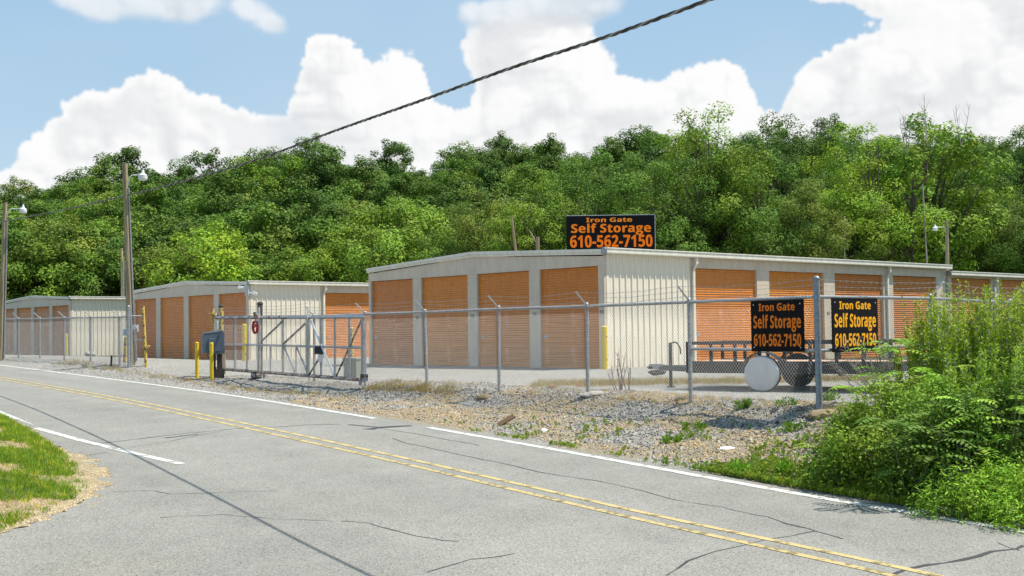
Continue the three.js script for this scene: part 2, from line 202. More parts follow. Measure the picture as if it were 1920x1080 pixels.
// ------------------------------------------------------------------ ground, road, markings, gravel
function sheet(s0, s1, ds, n0, n1, dn, yOff, colour, uvScale = 1) { // n0, n1 may be functions of s
  const ns = Math.round((s1 - s0) / ds), f0 = typeof n0 === 'function' ? n0 : () => n0, f1 = typeof n1 === 'function' ? n1 : () => n1, nn = Math.max(1, Math.round((f1((s0 + s1) / 2) - f0((s0 + s1) / 2)) / dn));
  const pos = [], uv = [], col = [], idx = [];
  for (let i = 0; i <= ns; i++) for (let j = 0; j <= nn; j++) { const s = lerp(s0, s1, i / ns), n = lerp(f0(s), f1(s), j / nn), [x, f] = fromSN(s, n); pos.push(x, ground(x, f) + (typeof yOff === 'function' ? yOff(s, n) : yOff), -f); uv.push(s * uvScale, n * uvScale); const c = colour ? colour(s, n, x, f) : [1, 1, 1]; col.push(...c); }
  for (let i = 0; i < ns; i++) for (let j = 0; j < nn; j++) { const a = i * (nn + 1) + j, b = a + 1, c = a + nn + 1, d = c + 1; idx.push(a, c, b, b, c, d); }
  const g = new THREE.BufferGeometry(); g.setAttribute('position', new THREE.Float32BufferAttribute(pos, 3)); g.setAttribute('uv', new THREE.Float32BufferAttribute(uv, 2)); g.setAttribute('color', new THREE.Float32BufferAttribute(col, 3)); g.setIndex(idx); g.computeVertexNormals();
  if (g.attributes.normal.getY(0) < 0) { for (let i = 0; i < idx.length; i += 3) [idx[i], idx[i + 1]] = [idx[i + 1], idx[i]]; g.setIndex(idx); g.computeVertexNormals(); }
  return g;
}
{ // terrain to the horizon, with the wooded hill
  const xs = [], fs = []; for (let x = -1500; x < -320; x += 118) xs.push(x); for (let x = -320; x <= 320; x += 5) xs.push(x); for (let x = 440; x <= 1500; x += 118) xs.push(x);
  for (let f = -600; f < -30; f += 95) fs.push(f); for (let f = -30; f <= 300; f += 5) fs.push(f); for (let f = 340; f <= 1500; f += 100) fs.push(f);
  const pos = [], uv = [], idx = [], N = fs.length;
  for (const x of xs) for (const f of fs) { const [s, n] = toSN(x, f); const a = (s > -12 && s < 92 && n > -7 && n < 11) || (s > 3 && s < 64 && n > -6 && n < 30); pos.push(x, ground(x, f) - (a ? 0.9 : 0.02), -f); uv.push(x, f); }
  for (let i = 0; i < xs.length - 1; i++) for (let j = 0; j < N - 1; j++) { const a = i * N + j; idx.push(a, a + N, a + 1, a + 1, a + N, a + N + 1); }
  const g = new THREE.BufferGeometry(); g.setAttribute('position', new THREE.Float32BufferAttribute(pos, 3)); g.setAttribute('uv', new THREE.Float32BufferAttribute(uv, 2)); g.setIndex(idx); g.computeVertexNormals();
  // lot gravel near, leaf litter and grass on the hill: two meshes of one terrain split by distance
  struct('hill', g, M.hillSoil);
}
// gravel lot and bank
const ochre = (s, n) => sst(0.46, 0.62, fbm(s * 0.5 + 3, n * 0.9 + 8, 4) + 0.22 * (1 - clamp((n - 12.6) / 2.6)) * sst(9, 13, s) * (1 - sst(24, 32, s)) - 0.06);
function gravelTint(s, n, x, f) {
  const m = fbm(x * 0.35 + 60, f * 0.35 + 60, 4), fine = vn(x * 3.1, f * 3.1); let c = mulc([1.02, 1.01, 0.99], 0.9 + 0.22 * m + 0.06 * (fine - 0.5));
  const onBank = 1 - sst(15.3, 17.5, n); const k = ochre(s, n) * onBank * sst(7, 11, s) * (1 - sst(27, 30, s)); c = [lerp(c[0], 0.98, k * 0.55), lerp(c[1], 0.76, k * 0.55), lerp(c[2], 0.44, k * 0.55)];
  const br = sst(0.5, 0.66, fbm(x * 0.8 + 11, f * 0.8 + 5, 4)) * (1 - sst(11, 14, s)) * onBank; c = [lerp(c[0], 0.62, br * 0.55), lerp(c[1], 0.44, br * 0.55), lerp(c[2], 0.25, br * 0.55)];
  return c;
}
const gravelSheet = struct('gravel', sheet(2, 72, 0.14, EDGE - 0.2, 36, 0.16, 0, gravelTint), M.gravel);
// road: the carriageway and the mouth of a side road in one sheet
const roadEdge = (s) => EDGE + 0.1 * (fbm(s * 1.3 + 5, 2.5, 3) - 0.5) + 0.05 * (vn(s * 6, 7) - 0.5);
const road = struct('road', sheet(-14, 95, 0.25, -7, roadEdge, 0.3, 0.004, (s, n) => { const m = fbm(s * 0.22 + 20, n * 0.5 + 20, 4) - 0.5, l = fbm(s * 0.05 + 4, n * 1.6 + 9, 3) - 0.5; const seam = n < 5.95 ? 0.99 : 1; const k = seam * (1 + 0.26 * m + 0.2 * l); const wt = 0.05 * (Math.exp(-((n - 7.0) ** 2) / 0.25) + Math.exp(-((n - 8.5) ** 2) / 0.25) + Math.exp(-((n - 9.95) ** 2) / 0.25) + Math.exp(-((n - 11.3) ** 2) / 0.25)) * (0.4 + fbm(s * 0.3, n * 3 + 7, 3)), st = sst(0.56, 0.72, fbm(s * 0.6 + 3, n * 0.6 + 50, 4)) * (n < 6.4 ? 0.35 : 0.12); const kw = k * (1 - 0.03 + wt); return [kw * (1 + 0.06 * st), kw * (1 - 0.01 * st), kw * (1 - 0.12 * st)]; }), M.asphalt);
function ribbonSN(pts, w, y, mat, name, parent, jag = 0, seed = 1) { // pts: [s, n]
  const r = rng(seed), pos = [], uv = [], idx = []; let L = 0;
  for (let i = 0; i < pts.length; i++) { const a = pts[Math.max(0, i - 1)], b = pts[Math.min(pts.length - 1, i + 1)]; let tx = b[0] - a[0], ty = b[1] - a[1]; const l = Math.hypot(tx, ty) || 1; tx /= l; ty /= l; if (i) L += Math.hypot(pts[i][0] - pts[i - 1][0], pts[i][1] - pts[i - 1][1]); for (const q of [-1, 1]) { const k = q * w / 2 * (1 + jag * (r() * 2 - 1)); const s = pts[i][0] - ty * k, n = pts[i][1] + tx * k, [x, f] = fromSN(s, n); pos.push(x, ground(x, f) + y, -f); uv.push(s, n); } }
  for (let i = 0; i < pts.length - 1; i++) idx.push(2 * i, 2 * i + 2, 2 * i + 1, 2 * i + 1, 2 * i + 2, 2 * i + 3);
  const g = new THREE.BufferGeometry(); g.setAttribute('position', new THREE.Float32BufferAttribute(pos, 3)); g.setAttribute('uv', new THREE.Float32BufferAttribute(uv, 2)); g.setIndex(idx); g.computeVertexNormals();
  if (g.attributes.normal.getY(0) < 0) { for (let i = 0; i < idx.length; i += 3) [idx[i], idx[i + 1]] = [idx[i + 1], idx[i]]; g.setIndex(idx); g.computeVertexNormals(); }
  return part(name, g, mat, parent);
}
const along = (s0, s1, n, ds = 0.25) => { const o = []; for (let s = s0; s < s1; s += ds) o.push([s, typeof n === 'function' ? n(s) : n]); o.push([s1, typeof n === 'function' ? n(s1) : n]); return o; };
ribbonSN(along(-10, 20.1, (s) => 11.98 + 0.012 * (vn(s * 2, 3) - 0.5)), 0.17, 0.009, M.whitePaint, 'edge_line', road, 0.04, 3);
ribbonSN(along(22.2, 90, 11.98), 0.17, 0.009, M.whitePaint, 'edge_line', road, 0.04, 4);
for (const d of [-0.165, 0.165]) ribbonSN(along(-10, 90, (s) => 9.2 + d + 0.03 * Math.sin(s * 0.16)), 0.105, 0.009, M.yellowPaint, 'centre_line', road, 0.04, 5 + d);
const pxSN = (px, py) => { const p = onGround(px, py); return toSN(p.x, -p.z); };
const dens = (pts, step) => { const o = []; for (let i = 0; i < pts.length - 1; i++) { const L = Math.hypot(pts[i + 1][0] - pts[i][0], pts[i + 1][1] - pts[i][1]), k = Math.max(1, Math.round(L / step)); for (let j = 0; j < k; j++) o.push([lerp(pts[i][0], pts[i + 1][0], j / k), lerp(pts[i][1], pts[i + 1][1], j / k)]); } o.push(pts[pts.length - 1]); return o; };
ribbonSN(dens([pxSN(340, 871), pxSN(240, 848), pxSN(150, 826), pxSN(70, 804), [30, 6.02], [60, 6.0]], 0.25), 0.15, 0.009, M.whitePaint, 'edge_line', road, 0.03, 8);
function crack(list, w, seed) { const r = rng(seed); let p = dens(list.map(([x, y]) => pxSN(x, y)), 0.22); let o = 0; p = p.map(([s, n], i) => { o = 0.75 * o + 0.05 * (r() - 0.5); return i && i < p.length - 1 ? [s + o, n + o] : [s, n]; }); return ribbonSN(p, w, 0.007, M.tar, 'crack', road, 0.75, seed); }
crack([[735, 822], [760, 831], [845, 850], [940, 869], [1010, 885], [1055, 894]], 0.022, 21);
crack([[1055, 893], [1120, 902], [1190, 918], [1260, 936], [1350, 951]], 0.02, 22);
crack([[1350, 951], [1400, 962], [1440, 970], [1490, 987], [1530, 997], [1580, 1012]], 0.018, 23);
crack([[1440, 970], [1475, 985], [1520, 993]], 0.012, 24);
crack([[1530, 997], [1480, 1008], [1430, 1015], [1340, 1035], [1290, 1052], [1250, 1080]], 0.02, 25);
crack([[1920, 1025], [1905, 1031], [1860, 1036], [1830, 1044], [1800, 1052], [1740, 1062], [1700, 1070], [1670, 1080]], 0.045, 26);
crack([[1870, 1019], [1890, 1027], [1912, 1034]], 0.025, 27);
crack([[185, 832], [235, 827], [330, 815], [440, 805], [540, 800], [585, 797], [640, 796]], 0.03, 28);
crack([[240, 840], [310, 830], [380, 815], [420, 808]], 0.016, 29);
crack([[700, 803], [770, 812], [830, 824], [897, 836]], 0.02, 30);
crack([[640, 978], [690, 984], [760, 1000], [830, 1016], [860, 1017]], 0.016, 31);
crack([[800, 1075], [880, 1052], [930, 1047], [965, 1039]], 0.018, 32);
crack([[200, 924], [290, 921], [320, 928], [420, 925], [520, 922]], 0.012, 33);
crack([[300, 972], [420, 966], [520, 975], [620, 977]], 0.012, 34);
crack([[690, 806], [720, 802], [745, 800], [772, 799]], 0.16, 36);
crack([[655, 797], [690, 800], [722, 803]], 0.1, 37);
crack([[310, 822], [345, 818], [372, 815]], 0.07, 38);
crack([[145, 858], [185, 851], [200, 849]], 0.02, 35);
// grass verge mound at the corner of the side road
const vergeOut = (s) => vergeN(s) + 0.02 + 0.22 * sst(14.5, 17, s) * (1 - sst(18.5, 21, s)) + 0.3 * (fbm(s * 2.2, 4.4, 3) - 0.5) + 0.16 * (vn(s * 9, 2.2) - 0.5);
const vergeTint = (s, n) => { const d = vergeN(s) - n; const m = fbm(s * 1.1 + 14, n * 1.1 + 3, 4); const soil = [1.15, 0.88, 0.52], sand = [1.3, 1.05, 0.68]; let c = d < 0.25 ? sand : soil; const g = sst(0.45, 0.6, m) * sst(0.25, 0.7, d); return [lerp(c[0], 0.30, g), lerp(c[1], 0.32, g), lerp(c[2], 0.14, g)].map((q) => q * (0.85 + 0.3 * fbm(s * 4, n * 4, 3))); };
const verge = struct('grass_verge', sheet(12.45, 44, 0.08, -4, vergeOut, 0.1, (s, n) => 0.009 + 0.02 * sst(0, 0.35, vergeOut(s) - n), vergeTint), M.gravel);
{ // loose stones on the bank
  const r = rng(31), mats = [], cols = [], q = new THREE.Quaternion(), e = new THREE.Euler();
  const g = new THREE.IcosahedronGeometry(1, 0); { const p = g.attributes.position; for (let i = 0; i < p.count; i++) { const k = 0.8 + 0.4 * vn(p.getX(i) * 3 + 9, p.getY(i) * 3 + p.getZ(i) * 2 + 9); p.setXYZ(i, p.getX(i) * k, p.getY(i) * k * 0.7, p.getZ(i) * k * 0.85); } g.computeVertexNormals(); }
  const put = (s, n, size) => { const [x, f] = fromSN(s, n); e.set(r() * 6, r() * 6, r() * 6); q.setFromEuler(e); const k = size * (0.6 + 0.8 * r()); mats.push(new THREE.Matrix4().compose(V(x, ground(x, f) - k * 0.12, -f), q, V(k, k, k))); const t = r(), o = ochre(s, n) * (s < 29 ? 1 : 0); let c = t < 0.38 ? [0.28, 0.262, 0.235] : t < 0.56 ? [0.44, 0.415, 0.375] : t < 0.74 ? [0.21, 0.175, 0.15] : [0.07, 0.066, 0.06]; if (r() < o * 0.62) c = [0.42, 0.31, 0.165]; cols.push(lin(...mulc(c, 0.75 + 0.5 * r()))); };
  for (let i = 0; i < 46000; i++) { const s = 8 + 21 * Math.pow(r(), 1.15), n = 12.35 + 4.2 * r(); put(s, n, n < 12.6 ? 0.012 : 0.022); }
  for (let i = 0; i < 1300; i++) put(9 + 20 * r(), 12.5 + 3.5 * r(), 0.036);
  for (let i = 0; i < 7000; i++) put(26 + 26 * r(), 12.3 + 2.4 * r(), 0.018);
  for (let i = 0; i < 9000; i++) put(25 + 15 * r(), 13.2 + 3.2 * r(), 0.017);
  for (let i = 0; i < 1400; i++) { const s = 12.7 + 14 * r() * r(); put(s, vergeN(s) + 0.5 * (r() - 0.35), 0.012); }
  for (let i = 0; i < 900; i++) put(8 + 22 * r(), 12.05 + 0.25 * r(), 0.008);
  stuff('loose_stones', g, std({ roughness: 0.95 }), mats, cols, 'loose grey and ochre stones scattered over the bank below the fence', 'stones');
}

// ------------------------------------------------------------------ storage buildings
const TURN = Math.acos(0.75);
const doorCurtains = new Map();
function curtain(w, h) { // roll-up door of rounded horizontal corrugations, facing +z, lower left at the origin
  const key = w.toFixed(2) + h.toFixed(2); if (doorCurtains.has(key)) return doorCurtains.get(key);
  const pitch = 0.081, rows = Math.round(h / pitch), prof = []; for (let i = 0; i < rows; i++) for (const [t, d] of [[0, 0], [0.1, 0.005], [0.3, 0.019], [0.5, 0.025], [0.7, 0.019], [0.9, 0.005]]) prof.push([(i + t) * h / rows, d]); prof.push([h, 0]);
  const pos = [], uv = [], idx = []; for (const [y, d] of prof) { pos.push(0, y, d, w, y, d); uv.push(0, y, w, y); } for (let i = 0; i < prof.length - 1; i++) idx.push(2 * i, 2 * i + 1, 2 * i + 2, 2 * i + 2, 2 * i + 1, 2 * i + 3);
  const g = new THREE.BufferGeometry(); g.setAttribute('position', new THREE.Float32BufferAttribute(pos, 3)); g.setAttribute('uv', new THREE.Float32BufferAttribute(uv, 2)); g.setIndex(idx); g.computeVertexNormals(); doorCurtains.set(key, g); return g;
}
function wallPanel(w, h) { // flat pan with a raised rib at its right edge, facing +z
  const p = [[0, 0], [w - 0.075, 0], [w - 0.055, 0.034], [w - 0.02, 0.034], [w, 0]], m = 0.09; p.splice(1, 0, [m, 0], [m + 0.01, 0.005], [m + 0.03, 0.005], [m + 0.04, 0]);
  const pos = [], nor = [], uv = []; for (let i = 0; i < p.length - 1; i++) { const [a, za] = p[i], [b, zb] = p[i + 1], l = Math.hypot(b - a, zb - za), nx = -(zb - za) / l, nz = (b - a) / l; for (const [x, y, z] of [[a, 0, za], [b, 0, zb], [b, h, zb], [a, 0, za], [b, h, zb], [a, h, za]]) { pos.push(x, y, z); nor.push(nx, 0, nz); uv.push(x, y); } }
  const g = new THREE.BufferGeometry(); g.setAttribute('position', new THREE.Float32BufferAttribute(pos, 3)); g.setAttribute('normal', new THREE.Float32BufferAttribute(nor, 3)); g.setAttribute('uv', new THREE.Float32BufferAttribute(uv, 2)); return g;
}
const doorTones = [0, 1, 2, 3].map((i) => { const m = M.orange.clone(); m.color = lin(0.655 * (0.93 + 0.045 * i), 0.222 * (0.9 + 0.065 * i), 0.028); return m; });
const WID = 12.98, DOORH = 3.26;
function textDecal(text, h, colour, parent, x, y, z, ry) { // small painted unit number on its own thin plate-free sheet
  const c = document.createElement('canvas'); c.width = 96; c.height = 64; const k = c.getContext('2d'); k.fillStyle = '#ffffff'; k.fillRect(0, 0, 96, 64); k.fillStyle = '#000000'; k.font = 'bold 58px sans-serif'; k.textAlign = 'center'; k.textBaseline = 'middle'; k.fillText(text, 48, 34);
  const inv = document.createElement('canvas'); inv.width = 96; inv.height = 64; const q = inv.getContext('2d'); q.fillStyle = '#000'; q.fillRect(0, 0, 96, 64); q.fillStyle = '#fff'; q.font = k.font; q.textAlign = 'center'; q.textBaseline = 'middle'; q.fillText(text, 48, 34);
  const a = new THREE.CanvasTexture(inv); const m = std({ color: lin(0.02, 0.02, 0.02), roughness: 0.6, alphaMap: a, transparent: true }); const p = part('unit_number', new THREE.PlaneGeometry(h * 1.5, h), m, parent); p.position.set(x, y, z); p.rotation.y = ry; return p;
}
function building({ corner, len, corr, bays, label, group, gable = true, eave = 3.62, numbers = [], doorW, downs = [], first, pitch = 4.13 }) {
  const b = thing('storage_building', label, 'storage building', [corner[0], 0, -corner[1]], TURN, group);
  const ridge = eave + 0.32, zb = -WID;
  // shell behind the faces
  part('wall', muv(merge([box(0.14, len, -0.15, eave + 0.02, zb + 0.02, zb + 0.14), box(len - 0.12, len, -0.15, eave, zb + 0.16, -0.16), ...(gable ? [] : [box(0.02, 0.12, -0.15, eave, zb + 0.16, -0.16)])])), M.trim, b);
  { // low gable roof
    const s = new THREE.Shape(); s.moveTo(0.0, eave + 0.12); s.lineTo(zb / -2, ridge - 0.02); s.lineTo(-zb - 0.1, eave + 0.12); s.lineTo(-zb - 0.1, eave + 0.05); s.lineTo(zb / -2, ridge - 0.09); s.lineTo(0.0, eave + 0.05); s.closePath();
    const g = new THREE.ExtrudeGeometry(s, { depth: len - 0.06, bevelEnabled: false }); g.rotateY(Math.PI / 2); g.translate(0.03, 0, 0); part('roof', muv(g), M.roof, b);
  }
  // eave gutter hung from the overhanging roof edge: soffit, face, rolled lip and end cap
  {
    const lip = [box(-0.09, len + 0.05, eave + 0.01, eave + 0.03, 0.006, 0.225), bar(V(-0.09, eave + 0.03, 0.228), V(-0.09, eave + 0.03, 0.228).add(V(len + 0.14, 0, 0)), 0.02, 0.02), box(-0.09, len + 0.05, eave + 0.04, eave + 0.165, 0.228, 0.242), box(-0.09, len + 0.05, eave + 0.165, eave + 0.197, 0.222, 0.262), box(-0.09, len + 0.05, eave + 0.178, eave + 0.199, 0.006, 0.218)];
    part('gutter', muv(merge(lip)), M.gutter, b);
    const cap = new THREE.CylinderGeometry(0.115, 0.115, 0.03, 18); cap.rotateZ(Math.PI / 2); cap.translate(-0.108, eave + 0.1, 0.12); part('gutter_end_cap', muv(merge([cap, box(-0.127, -0.1, eave + 0.0, eave + 0.09, 0.0, 0.22)])), M.galv, b);
  }
  if (gable) {
    const face = []; const hh = (z) => eave + 0.32 * (1 - Math.abs(z - zb / 2) / (WID / 2)) - 0.06; // top of the wall under the rake
    const dw = doorW || 2.74, edges = []; for (let k = 0; k < 4; k++) edges.push([0.26 + 3.27 * k, 0.26 + 3.27 * k + dw]);
    // pillars
    let prev = 0; const pil = []; for (const [a, c] of edges) { pil.push([prev, a]); prev = c; } pil.push([prev, WID]);
    pil.forEach(([a, c], i) => part('pillar', muv(box(0, 0.1, -0.15, DOORH, -c + (i === 4 ? 0 : 0), -a)), M.trim, b));
    { const s = new THREE.Shape(); s.moveTo(0, DOORH + 0.002); s.lineTo(WID, DOORH + 0.002); s.lineTo(WID, hh(-WID)); s.lineTo(WID / 2, hh(zb / 2)); s.lineTo(0, hh(0)); s.closePath(); const g = new THREE.ExtrudeGeometry(s, { depth: 0.1, bevelEnabled: false }); g.rotateY(Math.PI / 2); part('header', muv(g), M.trim, b); }
    edges.forEach(([a, c], k) => { const m = part('roller_door', curtain(c - a, DOORH), doorTones[(k + 1) % 4], b); m.rotation.y = -Math.PI / 2; m.position.set(0.098, 0, -c); part('bottom_bar', muv(box(0.002, c - a - 0.002, 0, 0.06, 0.0, 0.03)), M.orange, m); part('latch', muv(merge([box(0.12, 0.3, 1.0, 1.05, 0.018, 0.04), box(0.18, 0.24, 0.96, 1.1, 0.018, 0.03)])), M.galv, m); });
    // rake trim, two runs meeting at the ridge
    const tr = []; for (const q of [0, 1]) { const a = q ? V(-0.055, ridge + 0.0, zb / 2) : V(-0.055, eave + 0.03, 0.02), c = q ? V(-0.055, eave + 0.03, zb - 0.02) : V(-0.055, ridge, zb / 2); tr.push(bar(a, c, 0.11, 0.1).translate(0, 0.075, 0)); tr.push(bar(a, c, 0.075, 0.08).translate(0.02, -0.012, 0)); }
    part('rake_trim', muv(merge(tr)), M.gutter, b);
    numbers.forEach((t, k) => t && textDecal(t, 0.19, '#000', b, -0.003, 1.79, -(pil[k][0] + pil[k][1]) / 2, -Math.PI / 2));
  }
  // long side
  let x = 0.1; if (corr > 0) { part('corner_trim', muv(box(0.0, 0.1, -0.15, eave, -0.14, 0.012).translate(0.102, 0, 0)), M.cream, b); const w = (corr - 0.28) / 14, pg = wallPanel(w, eave + 0.2); for (let k = 0; k < 14; k++) { const p = part('wall_panel', pg, M.cream, b); p.position.set(0.205 + k * w, -0.15, -0.01); } x = corr - 0.075; }
  part('header', muv(box(corr > 0 ? corr - 0.073 : 0.1, len, DOORH + 0.022, eave + 0.008, -0.12, 0.004)), M.trim, b);
  let at = corr > 0 ? corr - 0.073 : 0; const lw = first?.w || 3.4;
  for (let k = 0; k < bays; k++) { const a = first.x + k * pitch; part('pillar', muv(box(at, a, -0.15, DOORH + 0.02, -0.12, 0)), M.trim, b); const m = part('roller_door', curtain(lw, DOORH + 0.02), doorTones[(k + 2) % 4], b); m.position.set(a, 0, -0.115); part('bottom_bar', muv(box(0.002, lw - 0.002, 0, 0.06, 0.0, 0.03)), M.orange, m); part('latch', muv(merge([box(0.12, 0.3, 1.0, 1.05, 0.018, 0.04), box(0.18, 0.24, 0.96, 1.1, 0.018, 0.03)])), M.galv, m); at = a + lw; }
  part('pillar', muv(box(at, len - 0.13, -0.15, DOORH + 0.02, -0.12, 0)), M.trim, b);
  for (const dx of downs) { // downspout with an offset elbow under the gutter
    const p = [V(dx + 0.05, eave, 0.15), V(dx + 0.05, eave - 0.2, 0.15), V(dx, eave - 0.42, 0.05), V(dx, 0.1, 0.05)]; part('downspout', muv(merge([bar(p[0], p[1], 0.1, 0.075), bar(p[1], p[2], 0.098, 0.073), bar(p[2], p[3], 0.1, 0.075), box(dx - 0.06, dx + 0.06, 2.2, 2.24, 0.005, 0.092), box(dx - 0.06, dx + 0.06, 0.9, 0.94, 0.005, 0.092)])), M.gutter, b);
  }
  return b;
}
const C3 = [2.91, 38.3], C2 = [-12.63, 58.2], C1 = [-28.0, 76.9];
const b3 = building({ corner: C3, len: 21.1, corr: 4.2, bays: 4, first: { x: 4.42, w: 3.4 }, downs: [4.28, 16.32], numbers: ['15', '14', '13', '12', ''], label: 'nearest cream storage building with four orange end doors and rooftop sign behind' });
textDecal('63', 0.17, '#000', b3, 12.2, 1.75, 0.004, 0);
const low = building({ corner: [C3[0] + 0.7506 * 21.13, C3[1] + 0.661 * 21.13], len: 26, corr: 0, gable: false, eave: 3.36, bays: 6, pitch: 4.25, first: { x: 0.3, w: 3.5 }, downs: [4.05], label: 'lower storage row stepping down from the nearest building at right' });
const b2 = building({ corner: C2, len: 20, corr: 4.1, bays: 3, first: { x: 4.3, w: 3.4 }, downs: [4.2], label: 'middle cream storage building with corner cameras behind the sliding gate' });
const b1 = building({ corner: C1, len: 24, corr: 4.1, bays: 4, first: { x: 4.3, w: 3.4 }, downs: [4.2], label: 'farthest cream storage building with orange doors at the left' });

// ------------------------------------------------------------------ chain link fences and the sliding gate
function meshPanel(b0, b1, t0, t1, pitch = 0.066, r = 0.0021) { // diagonal wires between two posts; corners at the bottom and top of each post
  const L = Math.hypot(b1.x - b0.x, b1.z - b0.z), dir = V((b1.x - b0.x) / L, 0, (b1.z - b0.z) / L), nrm = V(-dir.z, 0, dir.x), at = (a, y, o) => V(b0.x + dir.x * a + nrm.x * o, y, b0.z + dir.z * a + nrm.z * o);
  const yb = (a) => lerp(b0.y, b1.y, a / L), yt = (a) => lerp(t0.y, t1.y, a / L), y0 = Math.min(b0.y, b1.y), H = Math.max(t0.y, t1.y) - y0;
  const pos = [], nor = [], idx = [];
  const wire = (p, q) => { const d = q.clone().sub(p).normalize(), u = nrm, w = d.clone().cross(u).normalize(), k = pos.length / 3; for (const e of [p, q]) for (const [cu, cw] of [[1, 0], [0, 1], [-1, 0], [0, -1]]) { const n = u.clone().multiplyScalar(cu).addScaledVector(w, cw); pos.push(e.x + n.x * r, e.y + n.y * r, e.z + n.z * r); nor.push(n.x, n.y, n.z); } for (let i = 0; i < 4; i++) { const j = (i + 1) % 4; idx.push(k + i, k + j, k + 4 + i, k + 4 + i, k + j, k + 4 + j); } };
  const tan = 1.12; // diamonds a little taller than wide
  for (const sg of [1, -1]) for (let a0 = -H / tan; a0 < L + H / tan; a0 += pitch) { // y = y0 + sg*(a-a0)*tan
    let lo = 0, hi = L; const f = (a) => y0 + (sg > 0 ? (a - a0) : (a0 - a)) * tan; // clip by sampling the two linear edges
    const solve = (g) => { const c0 = f(0) - g(0), c1 = f(L) - g(L); return Math.abs(c1 - c0) < 1e-9 ? null : -c0 / (c1 - c0) * L; };
    const ab = solve(yb), att = solve(yt); if (ab === null || att === null) continue; lo = Math.max(0, Math.min(ab, att)); hi = Math.min(L, Math.max(ab, att)); if (hi - lo < 0.02) continue;
    wire(at(lo, f(lo), sg * r * 0.9), at(hi, f(hi), sg * r * 0.9));
  }
  const g = new THREE.BufferGeometry(); g.setAttribute('position', new THREE.Float32BufferAttribute(pos, 3)); g.setAttribute('normal', new THREE.Float32BufferAttribute(nor, 3)); g.setAttribute('uv', new THREE.Float32BufferAttribute(new Float32Array(pos.length / 3 * 2), 2)); g.setIndex(idx); return g;
}
function barbed(pts, seed) { const r = rng(seed), out = []; for (let i = 0; i < pts.length - 1; i++) { const a = pts[i], b = pts[i + 1], n = 6, L = a.distanceTo(b); let prev = a; for (let k = 1; k <= n; k++) { const t = k / n, p = a.clone().lerp(b, t); p.y -= 0.05 * 4 * t * (1 - t) * (0.5 + r()); if (k === n) p.copy(b); out.push(rod(prev, p, 0.0032, 0.0032, 4, false)); prev = p; } for (let d = 0.12; d < L; d += 0.16) { const t = d / L, c = a.clone().lerp(b, t); c.y -= 0.2 * t * (1 - t) * 0.9; out.push(bar(c.clone().add(V(-0.012, -0.018, 0.008)), c.clone().add(V(0.012, 0.018, -0.008)), 0.004, 0.004)); } } return merge(out); }
const local = (o, g) => { g.translate(-o.position.x, -o.position.y, -o.position.z); return g; };
function fence({ name = 'chain_link_fence', label, posts, out, mat = M.galv, mids = [], strands = true, seed = 1, tension = true }) { // posts: {b, t, r, arm}
  const F = thing(name, label, 'fence', [posts[0].b.x, posts[0].b.y, posts[0].b.z]); const add = (n, g, m) => part(n, local(F, g), m, F);
  posts.forEach((p) => { if (p.skip) return; const r = p.r || 0.03; const cap = new THREE.SphereGeometry(r * 1.12, 10, 6, 0, 6.3, 0, Math.PI / 2); const up = p.b.clone(); up.y -= 0.25; const tt = p.t.clone(); tt.y += p.above ?? 0.02; cap.translate(tt.x, tt.y, tt.z); add('post', muv(merge([rod(up, tt, r, r, 10), cap])), p.mat || mat); });
  for (let i = 0; i < posts.length - 1; i++) { const a = posts[i], b = posts[i + 1]; add('top_rail', muv(rod(a.t.clone().add(V(0, -0.02, 0)), b.t.clone().add(V(0, -0.02, 0)), 0.029, 0.029, 8, false)), mat); const o = out.clone().multiplyScalar(0.034), m = (p, d) => p.clone().add(o).add(V(0, d, 0)); add('wire_mesh', meshPanel(m(a.b, 0.03), m(b.b, 0.03), m(a.t, 0.025), m(b.t, 0.025)), M.wire); if (mids[i]) add('middle_rail', muv(rod(a.b.clone().lerp(a.t, 0.53), b.b.clone().lerp(b.t, 0.53), 0.029, 0.029, 8, false)), mat); }
  const tip = (p) => p.t.clone().addScaledVector(out, 0.27).add(V(0, 0.27, 0));
  posts.forEach((p) => { if (p.arm) { add('barbed_wire_arm', muv(merge([bar(p.t.clone(), tip(p), 0.03, 0.018), rod(p.t.clone().add(V(0, -0.05, 0)), p.t.clone().add(V(0, 0.03, 0)), 0.036, 0.036, 10)])), M.alu); } });
  if (strands) for (let k = 1; k <= 3; k++) add('barbed_wire', barbed(posts.map((p) => p.arm ? p.t.clone().lerp(tip(p), k / 3 - 0.03) : p.t.clone().add(V(0, 0.09 * k, 0))), seed + k), M.wire);
  return F;
}
const OUT_ROAD = V(-DN[0], 0, DN[1]), OUT_SIDE = V(0.661, 0, 0.7506);
const gat = (p, dy = 0) => V(p.x, ground(p.x, -p.z) + dy, p.z);
const mainTops = [[1531.5, 554.5], [1292, 564.4], [1100, 572.5], [935, 577.8], [796.5, 584], [684, 587.5], [589, 592.5]];
const mainPosts = mainTops.map(([x, y], i) => { const t = planeN(x, y, 15.3); return { b: gat(t), t, r: i ? 0.038 : 0.052, arm: i > 0, above: i ? 0.02 : 0.27, mat: i ? M.galv : M.postBlue }; });
